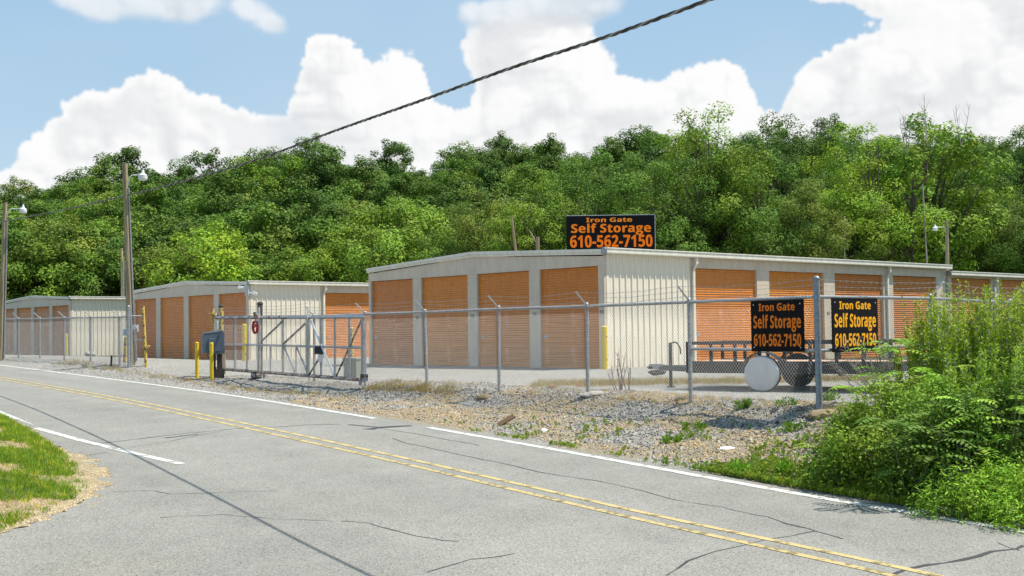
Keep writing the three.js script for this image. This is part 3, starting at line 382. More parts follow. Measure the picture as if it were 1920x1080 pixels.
// posts lean a little, as they do in the bank
mainPosts[4].b.add(SN(-0.09, 0, 0)); mainPosts[3].b.add(SN(0.02, 0, 0));
const mainFence = fence({ label: 'long galvanised chain link fence on the gravel bank from corner post to gate', posts: mainPosts, out: OUT_ROAD, mids: [true], seed: 50 });
const corner = mainPosts[0];
const sideTops = [[1744, 557.5, 21.92], [1893, 566, 23.9]].map(([x, y, f]) => atDepth(x, y, f)); const dirS = sideTops[1].clone().sub(sideTops[0]); sideTops.push(sideTops[1].clone().add(dirS), sideTops[1].clone().addScaledVector(dirS, 2));
const sidePosts = [{ b: corner.b.clone(), t: corner.t.clone().add(V(0, 0.0, 0)), skip: true }, ...sideTops.map((t) => ({ b: gat(t), t, r: 0.038, arm: true, mat: M.galv }))];
const sideFence = fence({ label: 'chain link fence running from corner post into the tall green weeds at right', posts: sidePosts, out: OUT_SIDE, mids: [true], seed: 60 });
const leftTops = [[241, 592, 46.1], [224, 593.8, 47.2], [170, 594.5, 50.0], [121, 595.5, 52.6], [75, 597, 55.5], [35, 597.5, 58.3], [-12, 598, 61.3], [-60, 599, 64.5]].map(([x, y, f]) => atDepth(x, y, f));
const leftPosts = leftTops.map((t, i) => ({ b: gat(t), t, r: i ? 0.038 : 0.055, arm: i > 0, above: i ? 0.02 : 0.34 }));
fence({ label: 'chain link fence beside the road left of the driveway opening', posts: leftPosts, out: OUT_ROAD, seed: 70 });
{ // fixed catch panel between the fence end and the yellow post
  const a = atDepth(244, 592.5, 46.4), b = atDepth(271, 592, 46.6); const A = gat(a), B = gat(b);
  const P = thing('gate_catch_panel', 'short chain link panel ending at a yellow post left of driveway', 'fence panel', [A.x, A.y, A.z]); const add = (n, g, m) => part(n, local(P, g), m, P);
  add('post', muv(merge([rod(A.clone().add(V(0, -0.2, 0)), a.clone().add(V(0, 0.3, 0)), 0.05, 0.05, 10), rod(A.clone().add(V(0.05, 0.3, 0.06)), a.clone().add(V(0.05, -0.1, 0.06)), 0.03, 0.03, 8)])), M.galv);
  add('post', muv(merge([rod(B.clone().add(V(0.07, -0.2, 0)), b.clone().add(V(-0.06, 0.36, 0)), 0.058, 0.058, 12), rod(B.clone().add(V(-0.03, 0.75, 0)), B.clone().add(V(0.2, 0.82, 0.02)), 0.035, 0.035, 8), box(-0.09, 0.09, 0, 0.05, -0.09, 0.09).translate(B.x + 0.04, B.y + 0.74, B.z)])), M.yellowWorn);
  add('top_rail', muv(rod(a, b, 0.025, 0.025, 8, false)), M.galv); add('middle_rail', muv(rod(A.clone().lerp(a, 0.53), B.clone().lerp(b, 0.53), 0.025, 0.025, 8, false)), M.galv); add('bottom_rail', muv(rod(A.clone().add(V(0, 0.05, 0)), B.clone().add(V(0, 0.05, 0)), 0.02, 0.02, 8, false)), M.galv);
  add('wire_mesh', meshPanel(A.clone().add(V(0, 0.05, 0.03)), B.clone().add(V(0, 0.05, 0.03)), a.clone().add(V(0, 0, 0.03)), b.clone().add(V(0, 0, 0.03))), M.wire);
  add('brace', muv(rod(A.clone().lerp(a, 0.66), A.clone().lerp(B, 0.45).add(V(0, 1.05, 0)), 0.018, 0.018, 6)), M.galv);
}
{ // cantilever sliding gate, standing open along the fence
  const GN0 = 15.02, P = (x, y, o = 0) => planeN(x, y, GN0 + o), o0 = P(404, 691);
  const G = thing('sliding_gate', 'galvanised cantilever sliding gate standing open in front of the fence', 'gate', [o0.x, o0.y, o0.z]); const add = (n, g, m) => part(n, local(G, muv(g)), m, G);
  const tl = P(404, 595.5), tr = P(683, 594), bl = P(403, 691), br = P(683, 712.5);
  const topAt = (x) => P(x, lerp(595.5, 594, (x - 404) / 279)), botAt = (x) => P(x, lerp(691, 712.5, (x - 403) / 280)), midAt = (x) => P(x, lerp(645, 652, (x - 413) / 267));
  add('track_rail', bar(tl, topAt(540), 0.085, 0.08), M.rust); add('track_rail', bar(topAt(540), tr, 0.083, 0.08), M.galv); add('bottom_rail', bar(bl, br, 0.075, 0.07), M.rust); add('middle_rail', bar(midAt(414), midAt(680), 0.05, 0.05), M.galv);
  for (const x of [441, 531, 602, 628, 655]) add('upright', bar(topAt(x), botAt(x), 0.05, 0.05), M.galv);
  for (const x of [486, 577.5, 680.5]) add('upright', bar(topAt(x), botAt(x), 0.085, 0.075), M.galv);
  for (const x of [463, 507, 555]) add('upright', bar(midAt(x), botAt(x), 0.032, 0.03), M.galv);
  for (const x of [486, 577]) add('wire_bracket', bar(P(x, 576, -0.06), P(x, 608, -0.06), 0.07, 0.02), M.alu);
  const D = [[490, 640, 531, 601, M.rust], [532, 644, 573, 606, M.rust], [533, 650, 553, 697, M.galv], [557, 652, 576, 696, M.galv], [583, 601, 627, 705, M.alu], [580, 702, 603, 664, M.rust], [631, 705, 678, 599, M.rust]];
  for (const [x0, y0, x1, y1, m] of D) add('diagonal_brace', bar(P(x0, y0, -0.005), P(x1, y1, -0.005), 0.05, 0.045), m);
  const mp = (x0, x1) => part('wire_mesh', local(G, meshPanel(P(x0, lerp(691, 712.5, (x0 - 403) / 280), -0.05), P(x1, lerp(691, 712.5, (x1 - 403) / 280), -0.05), P(x0, 597, -0.05), P(x1, 597, -0.05))), M.wire, G); mp(414, 486); mp(486, 577);
  for (let k = 0; k < 3; k++) part('barbed_wire', local(G, barbed([P(414, 588 - 5.5 * k), P(486, 585 - 6 * k), P(577, 581 - 6 * k)], 80 + k)), M.wire, G);
  add('latch_box', merge([box(-0.13, 0.13, -0.1, 0.12, -0.06, 0.06).translate(0, 0, 0.08)].map((g) => g.translate(...P(600, 657).toArray()))), M.black); add('latch_plate', box(-0.07, 0.07, -0.28, 0, -0.03, 0.03).translate(...P(601, 660, -0.02).toArray()), M.alu);
  add('end_roller', merge([box(-0.1, 0.1, -0.05, 0.14, -0.06, 0.06).translate(...P(683, 711).toArray()), rod(P(676, 716), P(676, 722), 0.05, 0.05, 8)]), M.rust);
}
{ // guide posts of the gate with their rollers
  const p = planeN(487, 600, 15.32), b = gat(p); const T = planeN(487.5, 571, 15.32);
  const Q = thing('gate_post', 'dark brown round gate post with cap behind the mesh of the gate', 'gate post', [b.x, b.y, b.z]); const add = (n, g, m) => part(n, local(Q, muv(g)), m, Q);
  add('shaft', rod(b.clone().add(V(0, -0.2, 0)), T, 0.085, 0.085, 12), M.postDark); const cap = new THREE.SphereGeometry(0.1, 12, 8); cap.scale(1, 0.8, 1); cap.translate(T.x, T.y + 0.02, T.z); add('cap', cap, M.postDark);
  const r0 = planeN(487, 591, 15.3), r1 = planeN(479, 590, 14.95); add('roller_arm', rod(r0, r1, 0.045, 0.045, 10), M.rust); add('roller_plate', bar(planeN(478, 585, 14.95), planeN(478, 596, 14.95), 0.05, 0.09), M.rust); add('lower_roller', merge([box(-0.22, 0.22, 0.02, 0.2, -0.12, 0.12).translate(b.x, b.y, b.z + 0.2), rod(b.clone().add(V(-0.15, 0.1, 0.4)), b.clone().add(V(0.15, 0.1, 0.4)), 0.09, 0.09, 12)]), M.rust);
}
{
  const p = planeN(414, 600, 15.3), b = gat(p), T = planeN(414.5, 576, 15.3);
  const Q = thing('gate_post', 'worn yellow gate post with rollers next to the grey gate operator', 'gate post', [b.x, b.y, b.z]); const add = (n, g, m) => part(n, local(Q, muv(g)), m, Q);
  add('shaft', rod(b.clone().add(V(0, -0.2, 0)), T, 0.08, 0.08, 12), M.yellowWorn); const cap = new THREE.SphereGeometry(0.095, 12, 8); cap.scale(1, 0.75, 1); cap.translate(T.x, T.y + 0.02, T.z); add('cap', cap, M.postDark);
  const A = planeN(399, 590.5, 15.0), B = planeN(414, 591, 15.28); add('roller_arm', merge([rod(A, B, 0.035, 0.035, 10), rod(A.clone().lerp(B, 0.25), A.clone().lerp(B, 0.42), 0.075, 0.075, 12), rod(A.clone().lerp(B, 0.6), A.clone().lerp(B, 0.8), 0.07, 0.07, 12)]), M.rust);
  const c0 = planeN(399.5, 580, 15.0), c1 = planeN(398, 607, 15.0); add('roller_plate', merge([bar(c0, c1, 0.14, 0.03), bar(planeN(394.5, 589, 15), planeN(403, 590, 15), 0.12, 0.03)]), M.yellowWorn);
  add('lower_strip', bar(b.clone().add(V(0.1, 0.1, 0.05)), b.clone().add(V(0.1, 0.75, 0.05)), 0.13, 0.03), M.peach);
}

// ------------------------------------------------------------------ signs, posts, boxes, trailer, lamps, cable
function signTexture(w, h, lines, bg = '#0b0a0d') { // lines: [text, x centre, baseline, width, height, colour], all as fractions of the board
  const W = 1024, H = Math.round(1024 * h / w), c = document.createElement('canvas'); c.width = W; c.height = H; const k = c.getContext('2d'); k.fillStyle = bg; k.fillRect(0, 0, W, H); const r = rng(99);
  for (let i = 0; i < 500; i++) { k.fillStyle = `rgba(60,58,64,${0.1 * r()})`; k.fillRect(r() * W, r() * H, 3 + 30 * r(), 2 + 5 * r()); }
  for (const [t, xc, base, wd, ht, col] of lines) { k.font = 'bold 200px sans-serif'; const m = k.measureText(t); k.save(); k.translate(xc * W, base * H); k.scale(wd * W / m.width, ht * H / 143); k.fillStyle = col; k.strokeStyle = col; k.lineWidth = 4; k.lineJoin = 'round'; k.textAlign = 'center'; k.textBaseline = 'alphabetic'; k.fillText(t, 0, 0); k.strokeText(t, 0, 0); k.restore(); }
  const t = new THREE.CanvasTexture(c); t.colorSpace = THREE.SRGBColorSpace; t.anisotropy = 8; return t;
}
function board(name, label, c, w, h, thick, map, normal, group) { // c: four corners are too fussy; centre, size, outward normal
  const B = thing(name, label, 'sign', [c.x, c.y, c.z], Math.atan2(normal.x, normal.z), group);
  part('panel', bevelBox(w, h, thick, 0.004), M.signBlack, B); const f = part('lettering', new THREE.PlaneGeometry(w - 0.012, h - 0.012), new THREE.MeshPhysicalMaterial({ map, roughness: 0.7, specularIntensity: 0.3 }), B); f.position.z = thick / 2 + 0.003; return B;
}
const OR = '#e0761c', YE = '#f0a818';
{
  const p = atDepth(1145, 436.5, 44.0), w = 166 * 44 / FPX, h = 1.32;
  const tx = signTexture(w, h, [['Iron Gate', 0.485, 0.175, 0.53, 0.118, '#ee8a2a'], ['Self Storage', 0.505, 0.465, 0.92, 0.235, '#f07c14'], ['610-562-7150', 0.505, 0.872, 0.945, 0.325, '#ee7412']]);
  const top = atDepth(1145, 404, 44); p.y = top.y - h / 2; const B = board('roof_sign', 'wide black sign with orange lettering standing on the nearest building roof', p, w, h, 0.03, tx, V(0, 0, 1));
  for (const dx of [-1.25, 0, 1.25]) part('prop', muv(merge([box(dx - 0.03, dx + 0.03, -h / 2 - 0.36, h / 2 - 0.03, -0.08, -0.02), bar(V(dx, h / 2 - 0.2, -0.06), V(dx, -h / 2 - 0.3, -0.9), 0.05, 0.05)])), M.galv, B); part('edge_frame', muv(merge([box(-w / 2, w / 2, h / 2 + 0.001, h / 2 + 0.02, -0.02, 0.022), box(w / 2 + 0.001, w / 2 + 0.018, -h / 2, h / 2, -0.02, 0.02)])), M.greyBox, B);
  const S = [['Iron Gate', 0.5, 0.2, 0.7, 0.145, OR], ['Self Storage', 0.5, 0.54, 0.92, 0.245, OR], ['610-562-7150', 0.5, 0.9, 0.91, 0.235, OR]];
  const a = planeN(1408, 564.5, 15.24), b = planeN(1507, 561, 15.24), c = planeN(1409, 660, 15.24), d = planeN(1509, 658, 15.24), cen = a.clone().add(b).add(c).add(d).multiplyScalar(0.25), sw = a.distanceTo(b), sh = (a.y - c.y + b.y - d.y) / 2;
  const s1 = board('fence_sign', 'black sign with dark orange lettering on the fence left of corner post', cen, sw, sh, 0.012, signTexture(sw, sh, S), V(-DN[0], 0, DN[1]));
  const pl = (px, py) => { const r = ray(px, py), n = V(0.661, 0, 0.7506), q = corner.b.clone().addScaledVector(n, 0.06); return EYE.clone().addScaledVector(r, q.sub(EYE).dot(n) / r.dot(n)); };
  const a2 = pl(1560, 557), b2_ = pl(1646, 561.5), c2 = pl(1558, 659.5), d2 = pl(1646.5, 658), cen2 = a2.clone().add(b2_).add(c2).add(d2).multiplyScalar(0.25), w2 = a2.distanceTo(b2_), h2 = (a2.y - c2.y + b2_.y - d2.y) / 2;
  const s2 = board('fence_sign', 'black sign with yellow lettering on the side fence right of corner post', cen2, w2, h2, 0.012, signTexture(w2, h2, S.map((l) => [...l.slice(0, 5), YE])), V(0.661, 0, 0.7506));
  for (const [B, W2, H2] of [[s1, sw, sh], [s2, w2, h2]]) for (const [x, y] of [[-0.44, 0.42], [0.44, 0.42], [-0.44, -0.42], [0.44, -0.42]]) { const g = new THREE.CylinderGeometry(0.011, 0.011, 0.01, 8); g.rotateX(Math.PI / 2); const m = part('bolt', g, M.alu, B); m.position.set(x * W2, y * H2, 0.012); }
}
// bollards
function bollard(label, base, top, r, mat, group, tilt) { const h = top - base.y; const B = thing('bollard', label, 'bollard', [base.x, base.y, base.z], 0, group); const cap = new THREE.SphereGeometry(r, 16, 6, 0, 6.3, 0, Math.PI / 2); cap.scale(1, 0.45, 1); cap.translate(0, h - 0.03, 0); part('shaft', muv(merge([new THREE.CylinderGeometry(r, r, h + 0.17, 16, 1, true).translate(0, (h - 0.23) / 2, 0)])), mat, B); part('cap', muv(cap), mat, B); if (tilt) B.rotation.set(tilt[0], 0, tilt[1]); return B; }
for (const [x, yb, yt, lab] of [[369.5, 709, 641, 'yellow bollard left of the gate operator, farther from the road'], [397, 712, 642, 'yellow bollard right in front of the gate operator, nearer the road']]) { const b = onGround(x, yb); const t = atDepth(x, yt, -b.z); bollard(lab, b, t.y, 0.062, M.yellow); }
{ const b = gv(2.85 - 0.15, 38.0 - 0.15); bollard('yellow bollard at the corner of the nearest building', V(2.86, 0, -37.92), 1.34, 0.1, M.yellow); }
{ const x = 458, f = 55.5, t = atDepth(x, 608, f); bollard('yellow bollard seen through the gate mesh beside middle building', V(t.x, ground(t.x, f), t.z), t.y, 0.11, M.yellow); }
{ const f = 52, t = atDepth(659, 614, f); bollard('yellow bollard behind the open gate beside the green utility box', V(t.x, ground(t.x, f), t.z), t.y, 0.09, M.yellowWorn); }
{ const f = 75.5, t = atDepth(124, 626, f); bollard('yellow bollard at the corner of the farthest building', V(t.x, ground(t.x, f), t.z), t.y, 0.1, M.yellow); }
{ const f = 49.5, t = atDepth(234, 631, f); bollard('leaning dull yellow bollard behind the left fence end post', V(t.x, ground(t.x, f), t.z), t.y, 0.08, M.yellowWorn, null, [0, -0.06]); }
{ // gate operator: sloping lidded housing on a stand
  const b = onGround(401, 709), f = -b.z + 0.35, Y = (y) => atDepth(400, y, f).y - b.y, hw = 17 * f / FPX; const O = thing('gate_operator', 'dark blue grey gate operator housing between bollards and yellow gate post', 'gate operator', [atDepth(400, 690, f).x, b.y, -f], 0.35);
  const yb = Y(661), yt = Y(624); const s = new THREE.Shape(); s.moveTo(-hw * 1.15, yb + 0.02); s.lineTo(-hw * 1.15, yt - 0.12); s.quadraticCurveTo(-hw * 1.1, yt - 0.05, -hw * 0.8, yt - 0.03); s.quadraticCurveTo(0, yt + 0.02, hw * 0.9, yt + 0.03); s.lineTo(hw * 1.05, yt); s.lineTo(hw * 1.05, yb - 0.03); s.lineTo(-hw * 0.2, yb - 0.03); s.closePath();
  const g = new THREE.ExtrudeGeometry(s, { depth: 0.46, bevelEnabled: true, bevelSize: 0.02, bevelThickness: 0.02, bevelSegments: 2 }); g.translate(0, 0, -0.2); part('housing', muv(g), M.boxBlue, O);
  part('lid', muv(bar(V(-hw * 1.0, yt - 0.005, 0.03), V(hw * 0.95, yt + 0.06, 0.03), 0.035, 0.52)), M.boxTop, O); part('front_panel', muv(bevelBox(hw * 1.3, 0.42, 0.03, 0.02).translate(0.02, (yt + yb) / 2 - 0.07, 0.3)), M.boxBlue, O);
  part('stand', muv(merge([box(-hw * 0.35, hw * 0.25, 0.12, yb - 0.03, -0.12, 0.06), box(hw * 0.45, hw * 0.95, 0.02, yb - 0.03, -0.16, 0.02)])), M.postDark, O); part('footing', muv(box(hw * 0.0, hw * 1.1, -0.1, 0.28, -0.05, 0.22)), M.postDark, O); part('cable_loop', tube([V(-hw * 0.55, yb, 0.1), V(-hw * 0.65, yb - 0.1, 0.12), V(-hw * 0.4, yb - 0.2, 0.12), V(-hw * 0.3, yb - 0.14, 0.05)], 0.012, 16, 6), M.black, O);
}
{ const f = 43.2, a = atDepth(408, 603, f), b = atDepth(414, 620, f); const K = thing('control_box', 'pale grey control box on the gate post above the gate operator', 'control box', [(a.x + b.x) / 2, b.y, -f], 0.2); part('case', muv(bevelBox(0.17, 0.34, 0.1, 0.01).translate(0, 0.17, 0)), M.greyBox, K); part('door', muv(bevelBox(0.13, 0.24, 0.02, 0.008).translate(0, 0.18, 0.06)), M.lampWhite, K); part('bracket', muv(box(-0.04, 0.04, -0.9, 0, -0.03, 0.03)), M.galv, K); }
{ // red coil hung on the gate
  const c = planeN(479, 617, 14.93), out = []; const r = rng(12); for (let k = 0; k < 7; k++) { const pts = []; const R = 0.1 + 0.09 * r(), ox = 0.07 * (r() - 0.5), oy = 0.14 * (r() - 0.5); for (let i = 0; i < 12; i++) { const a = i / 12 * Math.PI * 2; pts.push(V(ox + Math.cos(a) * R * 0.72, oy + Math.sin(a) * R * 1.05, 0.05 * (r() - 0.5))); } out.push(new THREE.TubeGeometry(new THREE.CatmullRomCurve3(pts, true), 28, 0.017, 5, true)); } out.push(tube([V(0, 0.25, 0), V(0.02, 0.34, 0), V(0.04, 0.42, -0.03)], 0.014, 6, 5)); const g = merge(out); const m = top('hose_coil', g, M.red, 'coil of red hose hanging on the gate beside the dark gate post', 'hose coil'); m.position.copy(c); m.rotation.y = -0.6; }
{ // green grey utility box
  const b = onGround(664, 713); const U = thing('utility_box', 'green grey utility box on the ground behind the gate end', 'utility box', [atDepth(664, 712, 36.5).x, ground(atDepth(664, 712, 36.5).x, 36.5), -36.5], -0.5); const s = new THREE.Shape(); s.moveTo(-0.2, 0); s.lineTo(0.22, 0); s.lineTo(0.22, 0.46); s.lineTo(0.16, 0.52); s.lineTo(-0.2, 0.55); s.closePath(); const g = new THREE.ExtrudeGeometry(s, { depth: 0.44, bevelEnabled: true, bevelSize: 0.015, bevelThickness: 0.015, bevelSegments: 2 }); g.rotateY(Math.PI / 2); g.translate(-0.22, 0, 0); part('case', muv(g), M.boxGreen, U); part('lid', muv(bevelBox(0.5, 0.05, 0.48, 0.012).translate(0, 0.56, 0.0)), M.boxGreen, U); part('front_panel', muv(bevelBox(0.34, 0.32, 0.02, 0.008).translate(0, 0.3, 0.25)), M.boxGreen, U); part('handle', muv(tube([V(-0.08, 0.42, 0.26), V(0, 0.36, 0.29), V(0.08, 0.42, 0.26)], 0.012, 8, 6)), M.black, U); }
{ // utility trailer
  const w = onGround(1428, 731.5), f = 24.4, gy = ground(atDepth(1428, 731, f).x, f); const ax = V(0.845, 0, 0.535), base = atDepth(1428, 731, f); const TR = thing('utility_trailer', 'black open utility trailer with white covered wheels parked behind the fence', 'trailer', [base.x, gy, base.z], -Math.atan2(0.535, 0.845));
  // local: +x towards the right end, +z towards the camera side; wheel at x = 0, outer face at z = 0
  const L0 = -1.72, L1 = 2.55, ZN = -0.22, ZF = -2.1, DY = 0.52, RY = 0.98, add = (n, g, m, p = TR) => part(n, muv(g), m, p);
  add('deck', box(L0 + 0.03, L1 - 0.03, DY + 0.02, DY + 0.07, ZF + 0.05, ZN - 0.05), M.deckWood);
  for (const z of [ZN, ZF]) { add('side_beam', box(L0, L1, DY - 0.16, DY + 0.085, z - 0.04, z + 0.04), M.black); add('side_rail', box(L0, L1, RY - 0.035, RY + 0.03, z - 0.03, z + 0.03), M.black); for (let k = 0; k <= 8; k++) { const x = lerp(L0 + 0.03, L1 - 0.03, k / 8); add('stake', box(x - 0.032, x + 0.032, DY + 0.06, RY - 0.03, z - 0.025, z + 0.025), M.black); } }
  for (const x of [L0, L1]) { add('cross_beam', box(x - 0.035, x + 0.035, DY - 0.1, DY + 0.06, ZF + 0.06, ZN - 0.06), M.black); } add('front_rail', box(L0 - 0.03, L0 + 0.03, RY - 0.035, RY + 0.03, ZF + 0.04, ZN - 0.04), M.black);
  for (let x = L0 + 0.6; x < L1; x += 0.6) add('cross_member', box(x - 0.03, x + 0.03, DY - 0.1, DY + 0.015, ZF + 0.06, ZN - 0.06), M.black);
  const zc = (ZN + ZF) / 2; add('drawbar', merge([bar(V(L0 + 0.1, DY - 0.09, ZN - 0.15), V(L0 - 1.05, DY - 0.09, zc), 0.09, 0.07), bar(V(L0 + 0.1, DY - 0.09, ZF + 0.15), V(L0 - 1.05, DY - 0.09, zc), 0.09, 0.07)]), M.black); add('coupler', merge([box(L0 - 1.3, L0 - 0.98, DY - 0.11, DY - 0.01, zc - 0.06, zc + 0.06), rock(0.07, 3).translate(L0 - 1.3, DY - 0.08, zc)]), M.rust);
  const jack = add('jack', merge([rod(V(L0 - 0.75, 0.02, zc + 0.12), V(L0 - 0.75, 0.98, zc + 0.12), 0.038, 0.038, 10), new THREE.CylinderGeometry(0.09, 0.1, 0.03, 12).translate(L0 - 0.75, 0.02, zc + 0.12)]), M.black); part('crank', muv(tube([V(L0 - 0.75, 0.97, zc + 0.12), V(L0 - 0.6, 0.99, zc + 0.14), V(L0 - 0.48, 0.86, zc + 0.2), V(L0 - 0.46, 0.74, zc + 0.22)], 0.016, 12, 6)), M.black, jack);
  for (const [zo, sgn] of [[0, 1], [ZF - 0.22, -1]]) { // tyre with a white cover, arched fender over it
    const ty = new THREE.LatheGeometry([[0.18, -0.11], [0.3, -0.115], [0.345, -0.095], [0.36, -0.06], [0.363, 0], [0.36, 0.06], [0.345, 0.095], [0.3, 0.115], [0.18, 0.11]].map(([a, c]) => new THREE.Vector2(a, c)), 40); ty.rotateX(Math.PI / 2); ty.translate(0, 0.36, zo - sgn * 0.115); const wl = part('wheel', muv(ty), M.rubber, TR);
    const cv = new THREE.LatheGeometry([[0.0, 0.022], [0.2, 0.02], [0.33, 0.012], [0.358, -0.004], [0.358, -0.06]].map(([a, c]) => new THREE.Vector2(a, c)), 44); cv.rotateX(Math.PI / 2); if (sgn < 0) cv.rotateY(Math.PI); cv.translate(0, 0.36, zo + sgn * 0.003); part('wheel_cover', muv(cv), M.white, wl);
    const fs = []; for (let i = 0; i < 9; i++) { const a0 = lerp(2.55, 0.6, i / 9), a1 = lerp(2.55, 0.6, (i + 1) / 9); fs.push(bar(V(Math.cos(a0) * 0.45, 0.36 + Math.sin(a0) * 0.43, zo - sgn * 0.13), V(Math.cos(a1) * 0.45, 0.36 + Math.sin(a1) * 0.43, zo - sgn * 0.13), 0.012, 0.24)); } add('fender', merge(fs), M.black);
  }
  add('axle', rod(V(0, 0.36, -0.2), V(0, 0.36, ZF - 0.1), 0.04, 0.04, 8), M.black); add('mud_flap', merge([box(0.42, 0.45, 0.12, 0.6, ZF - 0.25, ZF + 0.05)]), M.black); add('tail_light', bevelBox(0.05, 0.11, 0.16, 0.01).translate(L1 + 0.06, DY - 0.04, ZN - 0.1), M.red); add('tail_light', bevelBox(0.05, 0.11, 0.16, 0.01).translate(L1 + 0.06, DY - 0.04, ZF + 0.1), M.red); add('rear_leg', box(0.95, 1.05, 0.25, DY - 0.1, ZF + 0.02, ZF + 0.14), M.black);
}
{ const p = atDepth(1232, 684, 32); const g = rock(0.3, 8, 0.8, 0.28, 0.5, 3); const m = top('rubber_chock', g, M.rubber, 'small black rubber block on the gravel left of the trailer coupler', 'wheel chock'); m.position.set(p.x, 0.09, p.z); }
// lamps on wooden poles
function lampHead(parent, x, y, z, sc = 1) { const pr = (a, m, n, p) => { const g = new THREE.LatheGeometry(a.map(([r, h]) => new THREE.Vector2(r * sc, h * sc)), 24); g.translate(x, y, z); return part(n, muv(g), m, p); }; const h = pr([[0.0, 0.36], [0.07, 0.35], [0.09, 0.28], [0.09, 0.2], [0.13, 0.16], [0.26, 0.05], [0.29, 0.0], [0.24, -0.01], [0.1, 0.0]], M.lampWhite, 'lamp_head', parent); pr([[0.27, 0.0], [0.285, -0.05], [0.275, -0.2], [0.24, -0.27], [0.1, -0.29], [0.0, -0.29]], M.lampGlass, 'lamp_lens', h); pr([[0.0, 0.47], [0.05, 0.47], [0.055, 0.36], [0.0, 0.36]], M.greyBox, 'photocell', h); return h; }
M.lampGlass = std({ color: lin(0.66, 0.68, 0.68), roughness: 0.25 });
function lampPole({ label, base, topP, r0, r1, arm, lamp, conduit = true, sc = 1, group }) { const P = thing('lamp_pole', label, 'lamp post', [base.x, base.y, base.z], 0, group); const rel = (v) => v.clone().sub(base); const d = rel(topP), lo = d.clone().multiplyScalar(-0.04); const g = rod(lo, d, r0, r1, 14); part('pole', (() => { const q = strip(g), p = q.attributes.position, uv = new Float32Array(p.count * 2); for (let i = 0; i < p.count; i++) { uv[2 * i] = Math.atan2(p.getZ(i) - d.z * p.getY(i) / d.y, p.getX(i) - d.x * p.getY(i) / d.y) / 6.2832 * 1.4; uv[2 * i + 1] = p.getY(i) * 0.35; } q.setAttribute('uv', new THREE.BufferAttribute(uv, 2)); return q; })(), M.wood, P); const A = rel(arm), B = rel(lamp); const sd = Math.sign(B.x - A.x); part('arm', muv(tube([A.clone().add(V(0, -0.5 * sc, 0)), A.clone().add(V(0.02 * sd, -0.1 * sc, 0)), A.clone().lerp(B, 0.25).add(V(0, 0.12 * sc, 0)), A.clone().lerp(B, 0.6).add(V(0, 0.1 * sc, 0)), B.clone().add(V(0, 0.24 * sc, 0))], 0.035 * sc, 24, 8)), M.lampWhite, P); lampHead(P, B.x, B.y, B.z, sc); if (conduit) { const c0 = A.clone().add(V(0.02 * sd, -0.4, 0.04)), c1 = V(d.x * 0.02 + (r0 + 0.03) * sd, 0.1, 0.05); part('conduit', muv(rod(c1, c0, 0.035, 0.03, 8)), M.galv, P); } return P; }
const pole2 = (() => { const f = 47.6, t = atDepth(234, 307, f), b = atDepth(246.5, 684, f); b.y = ground(b.x, f); return lampPole({ label: 'tall leaning wooden pole with white lamp behind the left fence end', base: b, topP: t, r0: 0.155, r1: 0.10, arm: atDepth(241, 333, f), lamp: atDepth(268, 330, f), sc: 0.62 }); })();
{ const f = 57.2, t = atDepth(9.5, 380, f), b = atDepth(1, 668, f); b.y = ground(b.x, f); lampPole({ label: 'wooden pole with white lamp at the left edge of the picture', base: b, topP: t, r0: 0.15, r1: 0.10, arm: atDepth(14, 395, f), lamp: atDepth(43.5, 393.5, f), sc: 0.6 }); }
{ const f = 78.4, t = atDepth(1775, 413, f), b = atDepth(1778, 600, f); b.y = 0; lampPole({ label: 'slim wooden pole with white lamp behind the nearest building roof at right', base: b, topP: t, r0: 0.13, r1: 0.09, arm: atDepth(1773, 428, f), lamp: atDepth(1753, 428, f), sc: 0.62 }); }
{ const f = 88, t = atDepth(228.5, 465, f), b = V(t.x + 0.05, 0, t.z); const q = thing('utility_pole', 'thin distant wooden pole behind the farthest building beside the tall pole', 'pole', [b.x, b.y, b.z]); part('shaft', muv(rod(V(0, -0.2, 0), t.clone().sub(b), 0.11, 0.075, 10)), M.wood, q); part('conduit', muv(rod(V(0.12, 0, 0.05), V(0.09, t.y - 0.9, 0.05), 0.04, 0.04, 6)), M.galv, q); }
{ // twisted service cable from the left pole over the road
  const Zf = 48, Zn = 10.4, px = [[-14, 421], [5, 416], [120, 393], [240, 366], [360, 335], [480, 300], [640, 241], [800, 185], [960, 127], [1140, 68], [1328, 0], [1560, -92], [1830, -208]]; const pts = px.map(([x, y]) => { const iz = 1 / Zf + (1 / Zn - 1 / Zf) * (x - 5) / 1323; return atDepth(x, y, 1 / iz); }); const curve = new THREE.CatmullRomCurve3(pts), L = curve.getLength(), out = [[], []];
  class Helix extends THREE.Curve { constructor(ph, r, turns) { super(); this.ph = ph; this.r = r; this.n = turns; } getPoint(t) { const p = curve.getPointAt(clamp(t, 0, 1)), d = curve.getTangentAt(clamp(t, 0, 1)), s = d.clone().cross(UPV).normalize(), u = s.clone().cross(d); const a = this.ph + t * this.n * 6.28319; return p.addScaledVector(s, Math.cos(a) * this.r).addScaledVector(u, Math.sin(a) * this.r); } }
  const C = thing('service_cable', 'thick twisted black cable crossing the sky from upper right to left pole', 'cable', [pts[0].x, pts[0].y, pts[0].z]); for (let k = 0; k < 3; k++) part('strand', local(C, new THREE.TubeGeometry(new Helix(k * 2.094, 0.0108, L / 0.5), 1100, 0.0102, 5)), k === 2 ? M.cableGrey : M.cable, C);
}
